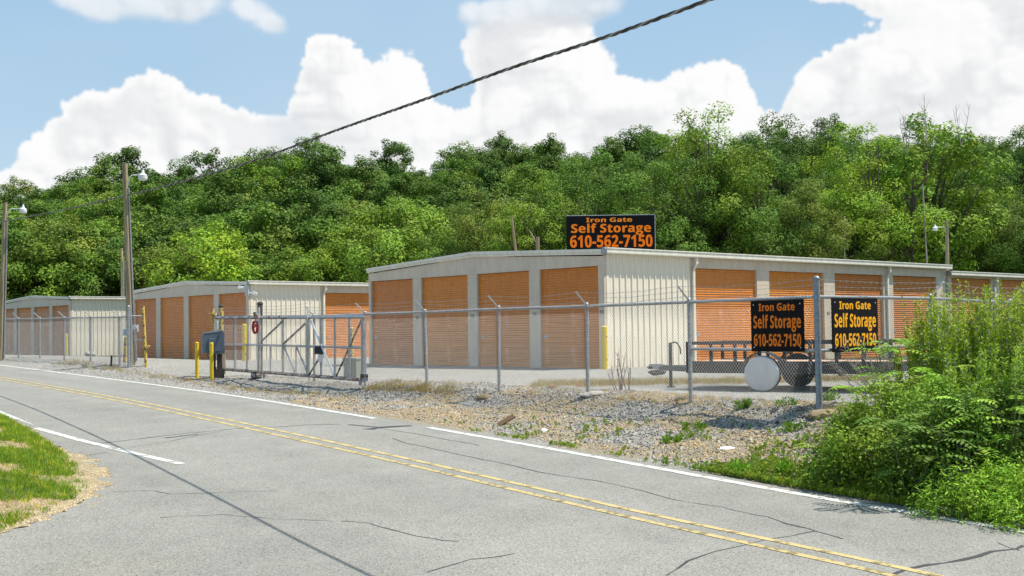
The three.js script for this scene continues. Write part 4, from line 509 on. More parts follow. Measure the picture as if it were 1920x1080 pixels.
// footings, stones, litter
function lump(name, label, cat, p, r, seed, s, mat, rot = 0) { const m = top(name, muv(rock(r, seed, ...s, 3), 1), mat, label, cat); m.position.copy(p); m.rotation.y = rot; return m; }
lump('concrete_footing', 'broken concrete footing under the grey blue corner post', 'footing', corner.b.clone().add(V(0.06, -0.04, 0.12)), 0.26, 4, [1.15, 0.42, 0.8], M.footing);
lump('concrete_footing', 'pale broken concrete at the foot of the second post from corner sign', 'footing', mainPosts[2].b.clone().add(V(0.2, 0.02, 0.05)), 0.24, 5, [1.3, 0.38, 0.7], M.concrete);
lump('concrete_footing', 'brown concrete footing in front of the post left of the fence sign', 'footing', onGround(1282, 748), 0.2, 6, [0.9, 0.5, 0.7], M.footing);
lump('concrete_footing', 'tan lump of concrete below the post in the middle of the fence', 'footing', onGround(908, 747), 0.17, 7, [1.0, 0.6, 0.8], M.footing);
lump('stone', 'orange stone on the gravel behind the middle of the fence', 'stone', onGround(1036, 727), 0.1, 9, [1.1, 0.7, 0.9], M.stoneOrange);
lump('stone', 'pale stone beside the concrete of the fence post near the dead stems', 'stone', onGround(1098, 742), 0.1, 10, [1.3, 0.5, 0.9], M.stonePale);
lump('stone', 'white stone lying on the bank among low weeds nearer the road', 'stone', onGround(1363, 842), 0.075, 11, [1.5, 0.5, 1], M.paper);
lump('litter', 'crumpled white litter on the ochre bank below the fence', 'litter', onGround(1021, 809), 0.055, 12, [1.2, 0.9, 1], M.paper);
{ const p = onGround(950, 796); const m = top('scrap_board', muv(bevelBox(0.34, 0.02, 0.12, 0.005)), M.rustBoard, 'dark brown scrap of board tilted on the ochre bank', 'board'); m.position.copy(p).add(V(0, 0.08, 0)); m.rotation.set(0.5, 0.4, 0.35); }
{ const f = 74.2; for (const [x, lab] of [[165.5, 'left of the two round grey stones by the farthest building wall'], [173.5, 'right of the two round grey stones by the farthest building wall']]) { const p = atDepth(x, 664, f); lump('stone', lab, 'stone', V(p.x, ground(p.x, f) + 0.12, p.z), 0.2, x, [0.95, 0.8, 0.9], M.concrete); } }
{ const b = onGround(208, 687); const t = top('pipe_stub', muv(rod(V(0, -0.1, 0), V(0.03, 0.42, 0), 0.04, 0.04, 8)), M.black, 'short dark pipe stub in the gravel in front of left fence', 'pipe'); t.position.copy(b); }
{ const p = atDepth(235, 623, 46.8); const S = thing('notice_plate', 'small light blue plate on the left fence end post', 'sign', [p.x, p.y, p.z], -0.3); part('panel', bevelBox(0.2, 0.24, 0.02, 0.01), M.blueSign, S); part('bracket', box(-0.02, 0.25, -0.02, 0.02, -0.05, -0.015), M.galv, S); }
{ const f = 47.0, p = atDepth(254, 616, f); const S = thing('meter_box', 'white electric meter box on the tall pole behind catch panel', 'electric box', [p.x, p.y, p.z]); part('case', bevelBox(0.19, 0.26, 0.12, 0.012), M.greyBox, S); const g = new THREE.CylinderGeometry(0.07, 0.07, 0.08, 16); g.rotateX(Math.PI / 2); part('meter_glass', g.translate(0, 0.03, 0.08), M.lampWhite, S); part('conduit', muv(merge([rod(V(0.03, -1.25, 0), V(0.03, -0.13, 0), 0.025, 0.025, 8), rod(V(-0.02, 0.13, 0), V(-0.03, 1.0, 0), 0.022, 0.022, 8), rod(V(0.05, -1.25, 0), V(0.02, -0.6, 0.05), 0.03, 0.03, 8)])), M.galv, S); }
{ // two cameras on the corner of the middle building
  const c = V(C2[0], 3.35, -C2[1]); const S = thing('security_camera', 'pair of white cameras on the upper corner of middle building', 'security camera', [c.x - 0.05, c.y, c.z + 0.12]); part('mount', bevelBox(0.16, 0.5, 0.16, 0.02), M.greyBox, S); for (const [x, y, rz] of [[-0.3, 0.12, 0], [0.4, -0.16, 0]]) { const g = merge([new THREE.CylinderGeometry(0.085, 0.085, 0.34, 14).rotateX(Math.PI / 2 - 0.2), rod(V(0, 0.05, -0.05), V(-x * 0.8, 0.02, -0.1), 0.03, 0.03, 6)]); part('camera_body', g.translate(x, y, 0.12), M.lampWhite, S); } }
{ const f = 33, p = atDepth(1783, 606, f), b = V(p.x, 0, p.z); const S = thing('rod_marker', 'bent rod with a red rag among the weeds before the lower storage row', 'marker', [b.x, b.y, b.z]); part('stake', muv(tube([V(0.0, -0.1, 0), V(0.0, 1.0, 0), V(0.0, p.y + 0.0, 0.0), V(-0.05, p.y + 0.1, 0), V(-0.2, p.y + 0.05, 0)], 0.018, 20, 6)), M.greyTwig, S); const g = new THREE.PlaneGeometry(0.16, 0.3, 4, 6), q = g.attributes.position; for (let i = 0; i < q.count; i++) q.setZ(i, 0.03 * Math.sin(q.getY(i) * 20 + q.getX(i) * 9)); g.computeVertexNormals(); g.translate(0.07, p.y - 0.05, 0); M.redCloth = M.red.clone(); M.redCloth.side = THREE.DoubleSide; part('rag', g, M.redCloth, S); }

// ------------------------------------------------------------------ foliage
class Leaves { // collects small folded leaves with a colour each
  constructor() { this.p = []; this.n = []; this.c = []; }
  leaf(o, dir, nrm, len, wid, col, fold = 0.25) { // o base, dir along the leaf, nrm its face
    const sx = dir.y * nrm.z - dir.z * nrm.y, sy = dir.z * nrm.x - dir.x * nrm.z, sz = dir.x * nrm.y - dir.y * nrm.x, w = wid / 2, f = fold * w;
    const ex = o.x + dir.x * len, ey = o.y + dir.y * len, ez = o.z + dir.z * len, mx = o.x + dir.x * len * 0.45 + nrm.x * f, my = o.y + dir.y * len * 0.45 + nrm.y * f, mz = o.z + dir.z * len * 0.45 + nrm.z * f;
    const ax = mx + sx * w, ay = my + sy * w, az = mz + sz * w, bx = mx - sx * w, by = my - sy * w, bz = mz - sz * w;
    this.p.push(o.x, o.y, o.z, ax, ay, az, ex, ey, ez, o.x, o.y, o.z, ex, ey, ez, bx, by, bz);
    const n1x = nrm.x - sx * fold, n1y = nrm.y - sy * fold, n1z = nrm.z - sz * fold, n2x = nrm.x + sx * fold, n2y = nrm.y + sy * fold, n2z = nrm.z + sz * fold;
    for (let i = 0; i < 3; i++) this.n.push(n1x, n1y, n1z); for (let i = 0; i < 3; i++) this.n.push(n2x, n2y, n2z); for (let i = 0; i < 6; i++) this.c.push(col[0], col[1], col[2]);
  }
  build() { const g = new THREE.BufferGeometry(); g.setAttribute('position', new THREE.Float32BufferAttribute(this.p, 3)); g.setAttribute('normal', new THREE.Float32BufferAttribute(this.n, 3)); g.setAttribute('color', new THREE.Float32BufferAttribute(this.c, 3)); return g; }
}
const rdir = (r) => { const z = r() * 2 - 1, a = r() * 6.28319, q = Math.sqrt(1 - z * z); return V(q * Math.cos(a), z, q * Math.sin(a)); };
const perp = (d, r) => { const v = rdir(r); v.addScaledVector(d, -v.dot(d)); return v.normalize(); };
function limb(out, a, b, r0, r1, r, bend = 0.12, seg = 5) { const L = a.distanceTo(b), m = a.clone().lerp(b, 0.5).addScaledVector(rdir(r), L * bend); const c = new THREE.QuadraticBezierCurve3(a, m, b); let p = a.clone(); for (let i = 1; i <= seg; i++) { const q = c.getPoint(i / seg); out.push(rod(p, q, lerp(r0, r1, (i - 1) / seg), lerp(r0, r1, i / seg), 6, false)); p = q; } return c; }
// one tree model: height h, crown radius rad, crown base cb; clumps of leaves round the ends of limbs
function treeModel({ seed, h, rad, cb, clumps, leaves, ls, aspect = 0.5, trunkR = 0.16, clumpR = 1.2, droop = 0, lean = 0.2, sparse = 0, multi = 1 }) {
  const r = rng(seed), W = [], LV = new Leaves(); const topY = h, midY = (cb + h) / 2, ry = (h - cb) / 2;
  const trunks = []; for (let t = 0; t < multi; t++) { const ax = multi > 1 ? (r() - 0.5) * rad * 0.5 : 0, az = multi > 1 ? (r() - 0.5) * rad * 0.5 : 0; trunks.push(limb(W, V(ax * 0.3, -0.4, az * 0.3), V(ax + (r() - 0.5) * lean * rad, h * (0.78 + 0.12 * r()), az + (r() - 0.5) * lean * rad), trunkR * (multi > 1 ? 0.75 : 1), trunkR * 0.16, r, 0.03, 8)); }
  const cl = []; let tries = 0;
  while (cl.length < clumps && tries++ < clumps * 60) {
    const d = rdir(r), k = Math.pow(r(), 0.42); const y = d.y * k; const wide = Math.sqrt(Math.max(0.05, 1 - y * y)); const prof = y > 0 ? 1 : 0.72 + 0.28 * (1 + y);
    const p = V(d.x * k * rad * prof, midY + y * ry, d.z * k * rad * prof); const cr = clumpR * (0.6 + 0.75 * r()) * (0.75 + 0.25 * wide);
    if (cl.some((c) => c.p.distanceTo(p) < 0.62 * Math.min(c.r, cr))) continue; cl.push({ p, r: cr, hue: r(), val: 0.78 + 0.44 * r() });
  }
  for (const c of cl) { const t = trunks[Math.floor(r() * trunks.length)], u = clamp((c.p.y - cb * 0.5) / h - 0.08 - 0.2 * r(), 0.15, 0.97); const a = t.getPoint(u); limb(W, a, c.p, Math.max(0.02, trunkR * 0.42 * (1 - u * 0.7)), 0.014, r, 0.12, 4); if (r() < 0.6) limb(W, c.p, c.p.clone().addScaledVector(rdir(r), c.r * 0.8), 0.014, 0.006, r, 0.1, 2); }
  const tot = cl.reduce((s, c) => s + c.r * c.r, 0);
  for (const c of cl) {
    const n = Math.round(leaves * c.r * c.r / tot); const cx = c.p.x, cz = c.p.z, out = V(cx, (c.p.y - midY) * 0.8 + 0.6 * ry * 0.3, cz).normalize();
    for (let i = 0; i < n; i++) {
      const d = rdir(r), k = 0.35 + 0.65 * Math.sqrt(r()); if (sparse && r() < sparse * 0.3) continue; const o = V(cx + d.x * c.r * k, c.p.y + d.y * c.r * k * 0.72, cz + d.z * c.r * k);
      const nrm = d.clone().multiplyScalar(0.55).addScaledVector(out, 0.35).add(V(0, 0.55, 0)).addScaledVector(rdir(r), 0.65).normalize(); const dir = perp(nrm, r); dir.y -= droop; dir.addScaledVector(nrm, -dir.dot(nrm)).normalize();
      const v = c.val * (0.72 + 0.56 * r()), hu = c.hue * 0.6 + r() * 0.4; LV.leaf(o, dir, nrm, ls * (0.7 + 0.6 * r()), ls * aspect * (0.7 + 0.6 * r()), [v * (0.82 + 0.42 * hu), v, v * (0.75 + 0.5 * (1 - hu))]);
    }
  }
  return { wood: muv(merge(W)), leaf: LV.build() };
}
const LM = { dark: leafMat(0.094, 0.182, 0.024, 0.34), mid: leafMat(0.134, 0.246, 0.026, 0.34), olive: leafMat(0.192, 0.270, 0.038, 0.34), light: leafMat(0.210, 0.336, 0.031, 0.34), bright: leafMat(0.282, 0.432, 0.031, 0.34), fresh: leafMat(0.240, 0.420, 0.030, 0.34) };
function plantTree(model, mat, x, f, sc, turn, label, group, name = 'broadleaf_tree', stretch = 1) { const T = thing(name, label, 'tree', [x, ground(x, f) - 0.1, -f], turn, group); T.scale.set(sc, sc * stretch, sc); part('trunk', model.wood, M.bark, T); part('crown', model.leaf, mat, T); return T; }
// models shared by the far hillside
const hillModels = []; for (let i = 0; i < 7; i++) hillModels.push(treeModel({ seed: 300 + i, h: [12, 13.5, 11, 12, 12.5, 14, 11.5][i], rad: [4.8, 4.0, 5.6, 4.4, 5.2, 3.9, 5.0][i], cb: 1.5, clumps: [54, 70, 60, 84, 48, 66, 76][i], leaves: 13000, ls: 0.32, aspect: 0.62, clumpR: [1.35, 1.1, 1.25, 0.95, 1.5, 1.2, 1.0][i], trunkR: 0.19, lean: 0.15 }));
const footModels = []; for (let i = 0; i < 4; i++) footModels.push(treeModel({ seed: 340 + i, h: 9, rad: 3.6, cb: 0.4, clumps: 58, leaves: 9000, ls: 0.3, aspect: 0.5, clumpR: 1.0, trunkR: 0.12, multi: 3, lean: 0.5 }));
const nearModels = []; for (let i = 0; i < 5; i++) nearModels.push(treeModel({ seed: 370 + i, h: 15, rad: 4.4 + 0.4 * (i % 2), cb: 2.2, clumps: 120, leaves: 30000, ls: 0.2, aspect: 0.5, clumpR: 0.9, trunkR: 0.2, multi: 1 + (i % 3), lean: 0.4, sparse: 0.3 }));
const hang = treeModel({ seed: 395, h: 16, rad: 4.6, cb: 3.0, clumps: 90, leaves: 15000, ls: 0.36, aspect: 0.42, clumpR: 0.95, trunkR: 0.26, droop: 0.8, lean: 0.3, sparse: 0.5 });
{ // hillside: rows rising to the ridge
  const r = rng(2024); let n = 0;
  for (let f = 104; f < 232; f += 7.6 + (f - 104) * 0.01) for (let a = -0.50; a < 0.50; a += 6.6 / f) {
    const fx = f + (r() - 0.5) * 6, x = (a + (r() - 0.5) * 5 / f) * fx; const px = 960 + FPX * x / fx; if (px < -120 || px > 2040) continue; if (fx < 118 && px > 780) continue; if (px > 1150 && fx < 150) continue; if (px > 1300 && fx < 185) continue;
    // stay off the storage rows
    const dx = x - C1[0], df = fx - C1[1], u = dx * 0.7506 + df * 0.661, v = -dx * 0.661 + df * 0.7506; if (u > -6 && u < 50 && v < 25) continue;
    const t = r() * (px > 1000 ? 0.6 : 1), kind = t < 0.34 ? 'dark' : t < 0.72 ? 'mid' : t < 0.88 ? 'olive' : 'light'; const sc = 0.64 + 0.42 * r() * (r() < 0.15 ? 1.3 : 1); const zone = px < 130 ? 'left of the tall pole' : px < 330 ? 'behind the tall wooden pole' : px < 560 ? 'above the middle building' : px < 800 ? 'above the gap between middle and nearest building' : px < 1050 ? 'left of the roof sign' : 'behind the tall near trees', tier = fx < 135 ? 'lower' : fx < 180 ? 'middle' : 'upper', lab = `${{ dark: 'dark', mid: 'mid', olive: 'olive', light: 'light' }[kind]} green tree on the ${tier} wooded hillside ${zone}`; plantTree(hillModels[Math.floor(r() * 7)], LM[kind], x, fx, sc, r() * 6.28, lab, `${kind} trees on the ${tier} hillside ${zone}`); n++;
  }
  console.log('hill trees', n);
  // crest trees that stand out against the sky: image x, top y, distance
  for (const [px, py, f, kind, k, lab] of [[150, 300, 196, 'dark', 0, 'dark bushy tree standing highest on the left ridge'], [235, 282, 200, 'dark', 1, 'round topped dark tree on the ridge behind the tall wooden pole'], [340, 275, 204, 'dark', 2, 'tall dark tree on the ridge at the right of the sky notch'], [395, 268, 206, 'dark', 3, 'dark ridge tree left of the cable on the skyline'], [520, 252, 205, 'dark', 4, 'ridge tree where the cable crosses the skyline'], [590, 262, 205, 'mid', 5, 'ridge tree just right of where the cable meets skyline'], [40, 330, 190, 'dark', 6, 'low dark tree at the left end of the ridge'], [860, 252, 200, 'mid', 0, 'broad tree on the ridge under the tall middle cloud'], [950, 240, 200, 'dark', 2, 'dark broad tree on the ridge left of the near tall trees']]) { const p = atDepth(px, py, f), g = ground(p.x, f), s = (p.y - g) / 12.9; plantTree(hillModels[k], LM[kind], p.x, f, clamp(s, 0.7, 1.7), k, lab, null); }
}
{ // lighter bushy trees along the foot of the hill, behind the two left buildings
  const r = rng(515); const L = ['small', 'broad', 'bushy', 'leafy']; let k = 0;
  for (let px = -40; px < 1000; px += 47) { for (const row of [0, 1]) { const f = (row ? 112 : 103) + 0.004 * px + (r() - 0.5) * 4, topPx = (row ? 420 : 468) - 24 * r() + (px > 620 ? -40 : 0), p = atDepth(px + (r() - 0.5) * 24, topPx, f), g = ground(p.x, f), s = (p.y - g) / 9.3; const kind = r() < 0.45 ? 'light' : r() < 0.6 ? 'olive' : 'mid'; const zone = px < 120 ? 'behind the farthest building' : px < 260 ? 'around the tall wooden pole' : px < 470 ? 'behind the middle building doors' : px < 690 ? 'behind the middle building right end' : 'above the nearest building left end', lab = `${kind} green bushy tree in the ${row ? 'back' : 'front'} row ${zone}`; plantTree(footModels[k++ % 4], LM[kind], p.x, f, clamp(s, 0.6, 1.5), r() * 6, lab, `${kind} bushy trees of the ${row ? 'back' : 'front'} row ${zone}`, 'bushy_tree'); } }
  { const p = atDepth(380, 405, 100), g = ground(p.x, 100); plantTree(footModels[1], LM.bright, p.x, 100, (p.y - g) / 9.2, 2, 'bright yellow green tree rising behind the middle storage building', null, 'bushy_tree'); }
}
{ // tall trees close behind the nearest building
  const A = [[905, 345, 92, 0, 'olive', 'slender olive tree behind the dead stumps left of roof sign'], [845, 395, 94, 3, 'mid', 'mid green tree left of the slender olive tree'], [1000, 330, 88, 1, 'light', 'light green tree behind and left of the roof sign'], [1085, 300, 90, 2, 'mid', 'feathery green tree directly behind the roof sign'], [1165, 262, 96, 3, 'mid', 'tall green tree right behind the roof sign'], [1235, 245, 100, 4, 'dark', 'darker tree between roof sign and the tall light tree'], [1320, 196, 79, 0, 'light', 'tallest light green tree behind the nearest building roof'], [1255, 300, 76, 2, 'mid', 'leafy tree with dark branches left of the tallest light tree'], [1400, 262, 78, 1, 'mid', 'leafy tree with branching trunk right of the tallest light tree'], [1475, 200, 110, 4, 'dark', 'dark feathery tree standing behind on the skyline'], [1545, 232, 98, 3, 'mid', 'broad green tree right of the dark feathery skyline tree'], [1615, 222, 84, 1, 'bright', 'bright green tree left of the dark trunked tree'], [1500, 330, 78, 2, 'olive', 'lower olive tree behind the middle doors of the nearest building'], [1600, 345, 82, 0, 'olive', 'bushy olive tree left of the big dark trunk'], [1830, 268, 98, 2, 'mid', 'mid green tree behind the slim lamp pole'], [1895, 205, 125, 3, 'dark', 'dark tall tree at the right edge of the skyline'], [1862, 345, 92, 4, 'olive', 'dense olive tree at right behind the lower storage row'], [1935, 330, 88, 1, 'mid', 'green tree cut by the right picture edge'], [1670, 205, 120, 3, 'dark', 'dark tree on the skyline behind the bright green tree']];
  for (const [px, py, f, k, kind, lab] of A) { const p = atDepth(px, py, f), g = ground(p.x, f); const s = (p.y - g) / 15.2; plantTree(nearModels[k], LM[kind], p.x, f, clamp(s, 0.5, 1.4), px * 0.7, lab, null, 'tall_tree'); }
  { const p = atDepth(1745, 192, 87), g = ground(p.x, 87); plantTree(hang, LM.light, p.x, 87, (p.y - g) / 16.2, 1.2, 'tall tree with hanging leaf clusters beside the slim lamp pole', null, 'tall_tree'); }
  { const W = [], r = rng(4); const p = atDepth(1698, 335, 83), g = ground(p.x, 83); const c = limb(W, V(0, -0.3, 0), V(0.5, p.y - g, 0.2), 0.3, 0.1, r, 0.04, 10); for (let i = 0; i < 7; i++) { const a = c.getPoint(0.5 + 0.07 * i); limb(W, a, a.clone().add(V((r() - 0.5) * 4, 1 + 1.5 * r(), (r() - 0.5) * 3)), 0.09, 0.02, r, 0.1, 4); } const T = thing('bare_tree', 'big dark bare trunk standing in front of the foliage right of centre', 'tree trunk', [p.x, g, -83]); part('trunk', muv(merge(W)), M.bark, T); }
  // bare, dead and pale stems
  const bare = (px0, py0, px1, py1, f, r0, r1, mat, lab) => { const W = [], r = rng(px0); const a = atDepth(px0, py0, f), b = atDepth(px1, py1, f); a.y = ground(a.x, f) - 0.2; const T = thing('dead_tree', lab, 'dead tree', [a.x, a.y, a.z]); limb(W, V(0, 0, 0), b.clone().sub(a), r0, r1, r, 0.03, 8); part('trunk', muv(merge(W)), mat, T); return T; };
  bare(982, 520, 959, 405, 74, 0.17, 0.07, M.deadWood, 'broken leaning dead trunk left of the roof sign'); const st = bare(1007, 520, 1008, 444, 74, 0.17, 0.13, M.deadWood, 'short dead stump between leaning dead trunk and roof sign'); { const W = [], r = rng(9); const h = atDepth(1007, 446, 74).y - ground(atDepth(1007, 446, 74).x, 74); limb(W, V(0, h - 0.1, 0), V(-0.45, h + 0.7, 0), 0.06, 0.02, r, 0.03, 4); part('branch', muv(merge(W)), M.greyTwig, st); }
  bare(1742, 520, 1730, 345, 80.5, 0.085, 0.04, M.greyTwig, 'thin pale trunk left of the slim lamp pole'); bare(1586, 520, 1583, 405, 78, 0.07, 0.04, M.greyTwig, 'thin pale trunk left of the big dark trunk');
  for (const [px, py, f, k] of [[1735, 172, 82, 5], [1800, 180, 84, 6], [1700, 196, 84, 7]]) { const W = [], r = rng(k * 11); const p = atDepth(px, py, f); const b = p.clone().add(V(0, -3.5, 0)); for (let i = 0; i < 3; i++) { const c = limb(W, V(0, 0, 0), V((r() - 0.5) * 1.4, 2.6 + 0.9 * r(), 0), 0.03, 0.008, r, 0.06, 4); for (let q = 0; q < 3; q++) { const a = c.getPoint(0.45 + 0.2 * q); limb(W, a, a.clone().add(V((r() - 0.5) * 0.9, 0.5 + 0.4 * r(), 0)), 0.012, 0.005, r, 0.08, 3); } } const T = thing('bare_twigs', ['bare twigs above the tree with hanging leaves, middle of three', 'bare twigs above the tree with hanging leaves, right of three', 'bare twigs above the tree with hanging leaves, left of three'][k - 5], 'twigs', [b.x, b.y, b.z]); part('branch', muv(merge(W)), M.greyTwig, T); }
}
{ // undergrowth filling the wood edge
  const r = rng(88), LV = new Leaves(); for (let i = 0; i < 260; i++) { const n = rdir(r); n.y = Math.abs(n.y) + 0.3; n.normalize(); const o = rdir(r).multiplyScalar(0.9 * Math.cbrt(r())); o.y = Math.abs(o.y) * 0.9; const v = 0.7 + 0.6 * r(); LV.leaf(o, perp(n, r), n, 0.3, 0.16, [v, v, v]); } const g = LV.build(), mats = [], cols = [];
  const q = new THREE.Quaternion(); const put = (x, f, s) => { q.setFromAxisAngle(UPV, r() * 6.28); mats.push(new THREE.Matrix4().compose(V(x, ground(x, f) - 0.1, -f), q, V(s, s * (0.8 + 0.6 * r()), s))); const k = 0.75 + 0.5 * r(); cols.push(lin(k * (0.85 + 0.35 * r()), k, k * 0.9)); };
  for (let i = 0; i < 900; i++) { const px = 700 + 1320 * r(), a = (px - 960) / FPX, f = 80 + 26 * r() + (px < 1000 ? 12 : 0); put(a * f, f, 1.3 + 2.0 * r()); }
  for (let i = 0; i < 420; i++) { const px = -80 + 900 * r(), a = (px - 960) / FPX, f = 103 + 12 * r(); put(a * f, f, 1.0 + 1.4 * r()); }
  stuff('undergrowth', g, LM.mid, mats, cols, 'tangled green undergrowth along the edge of the wood behind the buildings', 'undergrowth');
}
// ------------------------------------------------------------------ roadside plants
function rosette(LV, o, r, h, n, len, wid, spread, col) { for (let i = 0; i < n; i++) { const a = r() * 6.283, t = r(); const d = V(Math.cos(a) * spread, 0.35 + 0.9 * t, Math.sin(a) * spread).normalize(); const nn = perp(d, r); nn.y = Math.abs(nn.y) + 0.3; nn.addScaledVector(d, -nn.dot(d)).normalize(); const b = o.clone().add(V(Math.cos(a) * h * 0.2 * r(), h * t * 0.8, Math.sin(a) * h * 0.2 * r())); const v = 0.72 + 0.56 * r(); LV.leaf(b, d, nn, len * (0.6 + 0.7 * r()), wid * (0.7 + 0.6 * r()), [v * col[0], v * col[1], v * col[2]]); } }
function pinnate(LV, W, a, dir, L, pairs, ll, lw, r, col) { // one compound leaf arching outward
  const up = V(0, 1, 0), side = dir.clone().cross(up).normalize(); let p = a.clone(), d = dir.clone(); const st = L / pairs; const v0 = 0.8 + 0.4 * r(); W.push(rod(a, a.clone().addScaledVector(dir, L * 0.5), 0.003, 0.002, 3, false));
  for (let i = 0; i < pairs; i++) { d = d.clone().add(V(0, -1.15 / pairs, 0)).normalize(); p = p.clone().addScaledVector(d, st); const nrm = side.clone().cross(d).normalize(); if (nrm.y < 0) nrm.negate(); const k = Math.sin((i + 0.8) / (pairs + 0.6) * Math.PI) * 0.5 + 0.55; for (const s of [-1, 1]) { const ld = side.clone().multiplyScalar(s).addScaledVector(d, 0.35).add(V(0, -0.18 - 0.15 * r(), 0)).normalize(); const nn = nrm.clone().addScaledVector(rdir(r), 0.22); nn.addScaledVector(ld, -nn.dot(ld)).normalize(); const v = v0 * (0.85 + 0.3 * r()); LV.leaf(p, ld, nn, ll * k, lw * k, [v * col[0], v * col[1], v * col[2]]); } }
}
M.greenStem = std({ color: lin(0.11, 0.12, 0.045), roughness: 0.9 });
function sumac({ px, py, f, label, h, leaves = 16, stems = 3, spread = 0.5, seed, mat = LM.fresh, L = 0.55, name = 'sumac_sapling' }) {
  const r = rng(seed), p = atDepth(px, py, f), x = p.x, g = ground(x, f); const T = thing(name, label, 'shrub', [x, g, -f]); const W = [], LV = new Leaves();
  for (let s = 0; s < stems; s++) { const e = V((r() - 0.5) * 2 * spread, h * (0.55 + 0.4 * r()), (r() - 0.5) * 2 * spread); const c = limb(W, V((r() - 0.5) * 0.2, -0.05, (r() - 0.5) * 0.2), e, 0.011, 0.005, r, 0.08, 5); for (let i = 0; i < leaves / stems; i++) { const t = 0.15 + 0.85 * Math.sqrt(r()), a = i * 2.4 + r(); pinnate(LV, W, c.getPoint(t), V(Math.cos(a), 0.55 + 0.5 * r(), Math.sin(a)).normalize(), L * (0.65 + 0.5 * r()), 9, L * 0.24, L * 0.085, r, [0.85 + 0.3 * r(), 1, 0.9]); } }
  part('stem', muv(merge(W)), M.greenStem, T); part('foliage', LV.build(), mat, T); return T;
}
function dome({ px, py, f, label, w, h, d, leaves, ls = 0.06, seed, mat = LM.mid, twigs = 40, name = 'leafy_shrub', aspect = 0.55 }) { // dense rounded shrub
  const r = rng(seed), p = atDepth(px, py, f), x = p.x, g = ground(x, f); const T = thing(name, label, 'shrub', [x, g, -f]); const W = [], LV = new Leaves(); const cl = [];
  const N = Math.round(26 + 20 * w); for (let i = 0; i < N; i++) { const q = rdir(r), k = Math.pow(r(), 0.3); const c = V(q.x * w * 0.5 * k, h * (0.12 + 0.8 * Math.abs(q.y) * k), q.z * d * 0.5 * k); c.y += ground(x + c.x, f - c.z) - g; cl.push({ c, r: 0.16 + 0.22 * r(), v: 0.8 + 0.4 * r(), u: r() }); limb(W, V(c.x * 0.25, (ground(x + c.x * 0.25, f - c.z * 0.25) - g), c.z * 0.25), c, 0.012, 0.004, r, 0.12, 3); }
  const per = leaves / cl.length; for (const { c, r: cr, v: cv, u } of cl) for (let i = 0; i < per; i++) { const q = rdir(r), k = Math.sqrt(r()); const o = V(c.x + q.x * cr * k, c.y + q.y * cr * k * 0.9, c.z + q.z * cr * k); const nn = q.clone().multiplyScalar(0.5).add(V(0, 0.6, 0)).addScaledVector(rdir(r), 0.7).normalize(); const v = cv * (0.7 + 0.6 * r()); LV.leaf(o, perp(nn, r), nn, ls * (0.6 + 0.8 * r()), ls * aspect * (0.7 + 0.5 * r()), [v * (0.85 + 0.35 * u), v, v * 0.9]); }
  part('stem', muv(merge(W)), M.greyTwig, T); part('foliage', LV.build(), mat, T); return T;
}
function weeds({ px, py, f, label, h, n, spread, seed, mat = LM.bright, ll = 0.12, lw = 0.036, name = 'tall_weed', dens = 105 }) { // upright stems with narrow leaves all the way up
  const r = rng(seed), p = atDepth(px, py, f), x = p.x, g = ground(x, f); const T = thing(name, label, 'weeds', [x, g, -f]); const W = [], LV = new Leaves();
  for (let s = 0; s < n; s++) { const ax = (r() - 0.5) * 2 * spread, az = (r() - 0.5) * 1.4 * spread, hh = h * (0.62 + 0.42 * r()), gy = ground(x + ax, f - az) - g; const e = V(ax * 1.15 + (r() - 0.5) * 0.25, gy + hh, az * 1.15 + (r() - 0.5) * 0.25); const c = limb(W, V(ax, gy - 0.05, az), e, 0.006, 0.003, r, 0.05, 4); const tone = 0.8 + 0.4 * r(); for (let i = 0; i < dens; i++) { const t = 0.12 + 0.88 * Math.pow(r(), 0.75), o = c.getPoint(t), a = r() * 6.283; const sz = (1.15 - 0.6 * t); const d = V(Math.cos(a), 0.35 + 0.7 * r(), Math.sin(a)).normalize(); const nn = V(0, 1, 0).addScaledVector(rdir(r), 0.5); nn.addScaledVector(d, -nn.dot(d)).normalize(); const v = tone * (0.75 + 0.5 * r()); LV.leaf(o, d, nn, ll * sz * (0.7 + 0.6 * r()), lw * sz * (0.8 + 0.5 * r()), [v * (0.9 + 0.25 * t), v, v * 0.85]); } }
  part('stem', muv(merge(W)), M.greyTwig, T); part('foliage', LV.build(), mat, T); return T;
}
weeds({ px: 1850, py: 700, f: 18.2, h: 1.95, n: 110, spread: 0.75, seed: 601, label: 'tallest clump of narrow leaved green weeds in front of the side fence' });
weeds({ px: 1930, py: 700, f: 17.4, h: 1.9, n: 115, spread: 0.8, seed: 602, label: 'tall green weeds cut by the right picture edge' });
weeds({ px: 1770, py: 700, f: 19.2, h: 1.75, n: 50, spread: 0.55, seed: 603, label: 'thin tall weeds before the first side fence post' });
weeds({ px: 1722, py: 700, f: 19.8, h: 1.35, n: 14, spread: 0.35, seed: 604, label: 'sparse tall weeds just right of the yellow lettered sign', mat: LM.light });
weeds({ px: 1895, py: 760, f: 15.8, h: 1.5, n: 95, spread: 0.7, seed: 605, label: 'middle tier of narrow leaved weeds at right below the tallest clump', mat: LM.fresh });
sumac({ px: 1680, py: 760, f: 18.4, h: 1.35, leaves: 20, stems: 4, spread: 0.45, seed: 611, label: 'feathery leaved sapling reaching left toward the yellow lettered sign' });
sumac({ px: 1745, py: 760, f: 17.2, h: 1.55, leaves: 26, stems: 4, spread: 0.55, seed: 612, label: 'bright feathery leaved sapling in the middle of the shrub bank' });
sumac({ px: 1640, py: 790, f: 17.8, h: 1.05, leaves: 16, stems: 3, spread: 0.4, seed: 613, label: 'small feathery leaved sapling right of the corner post' });
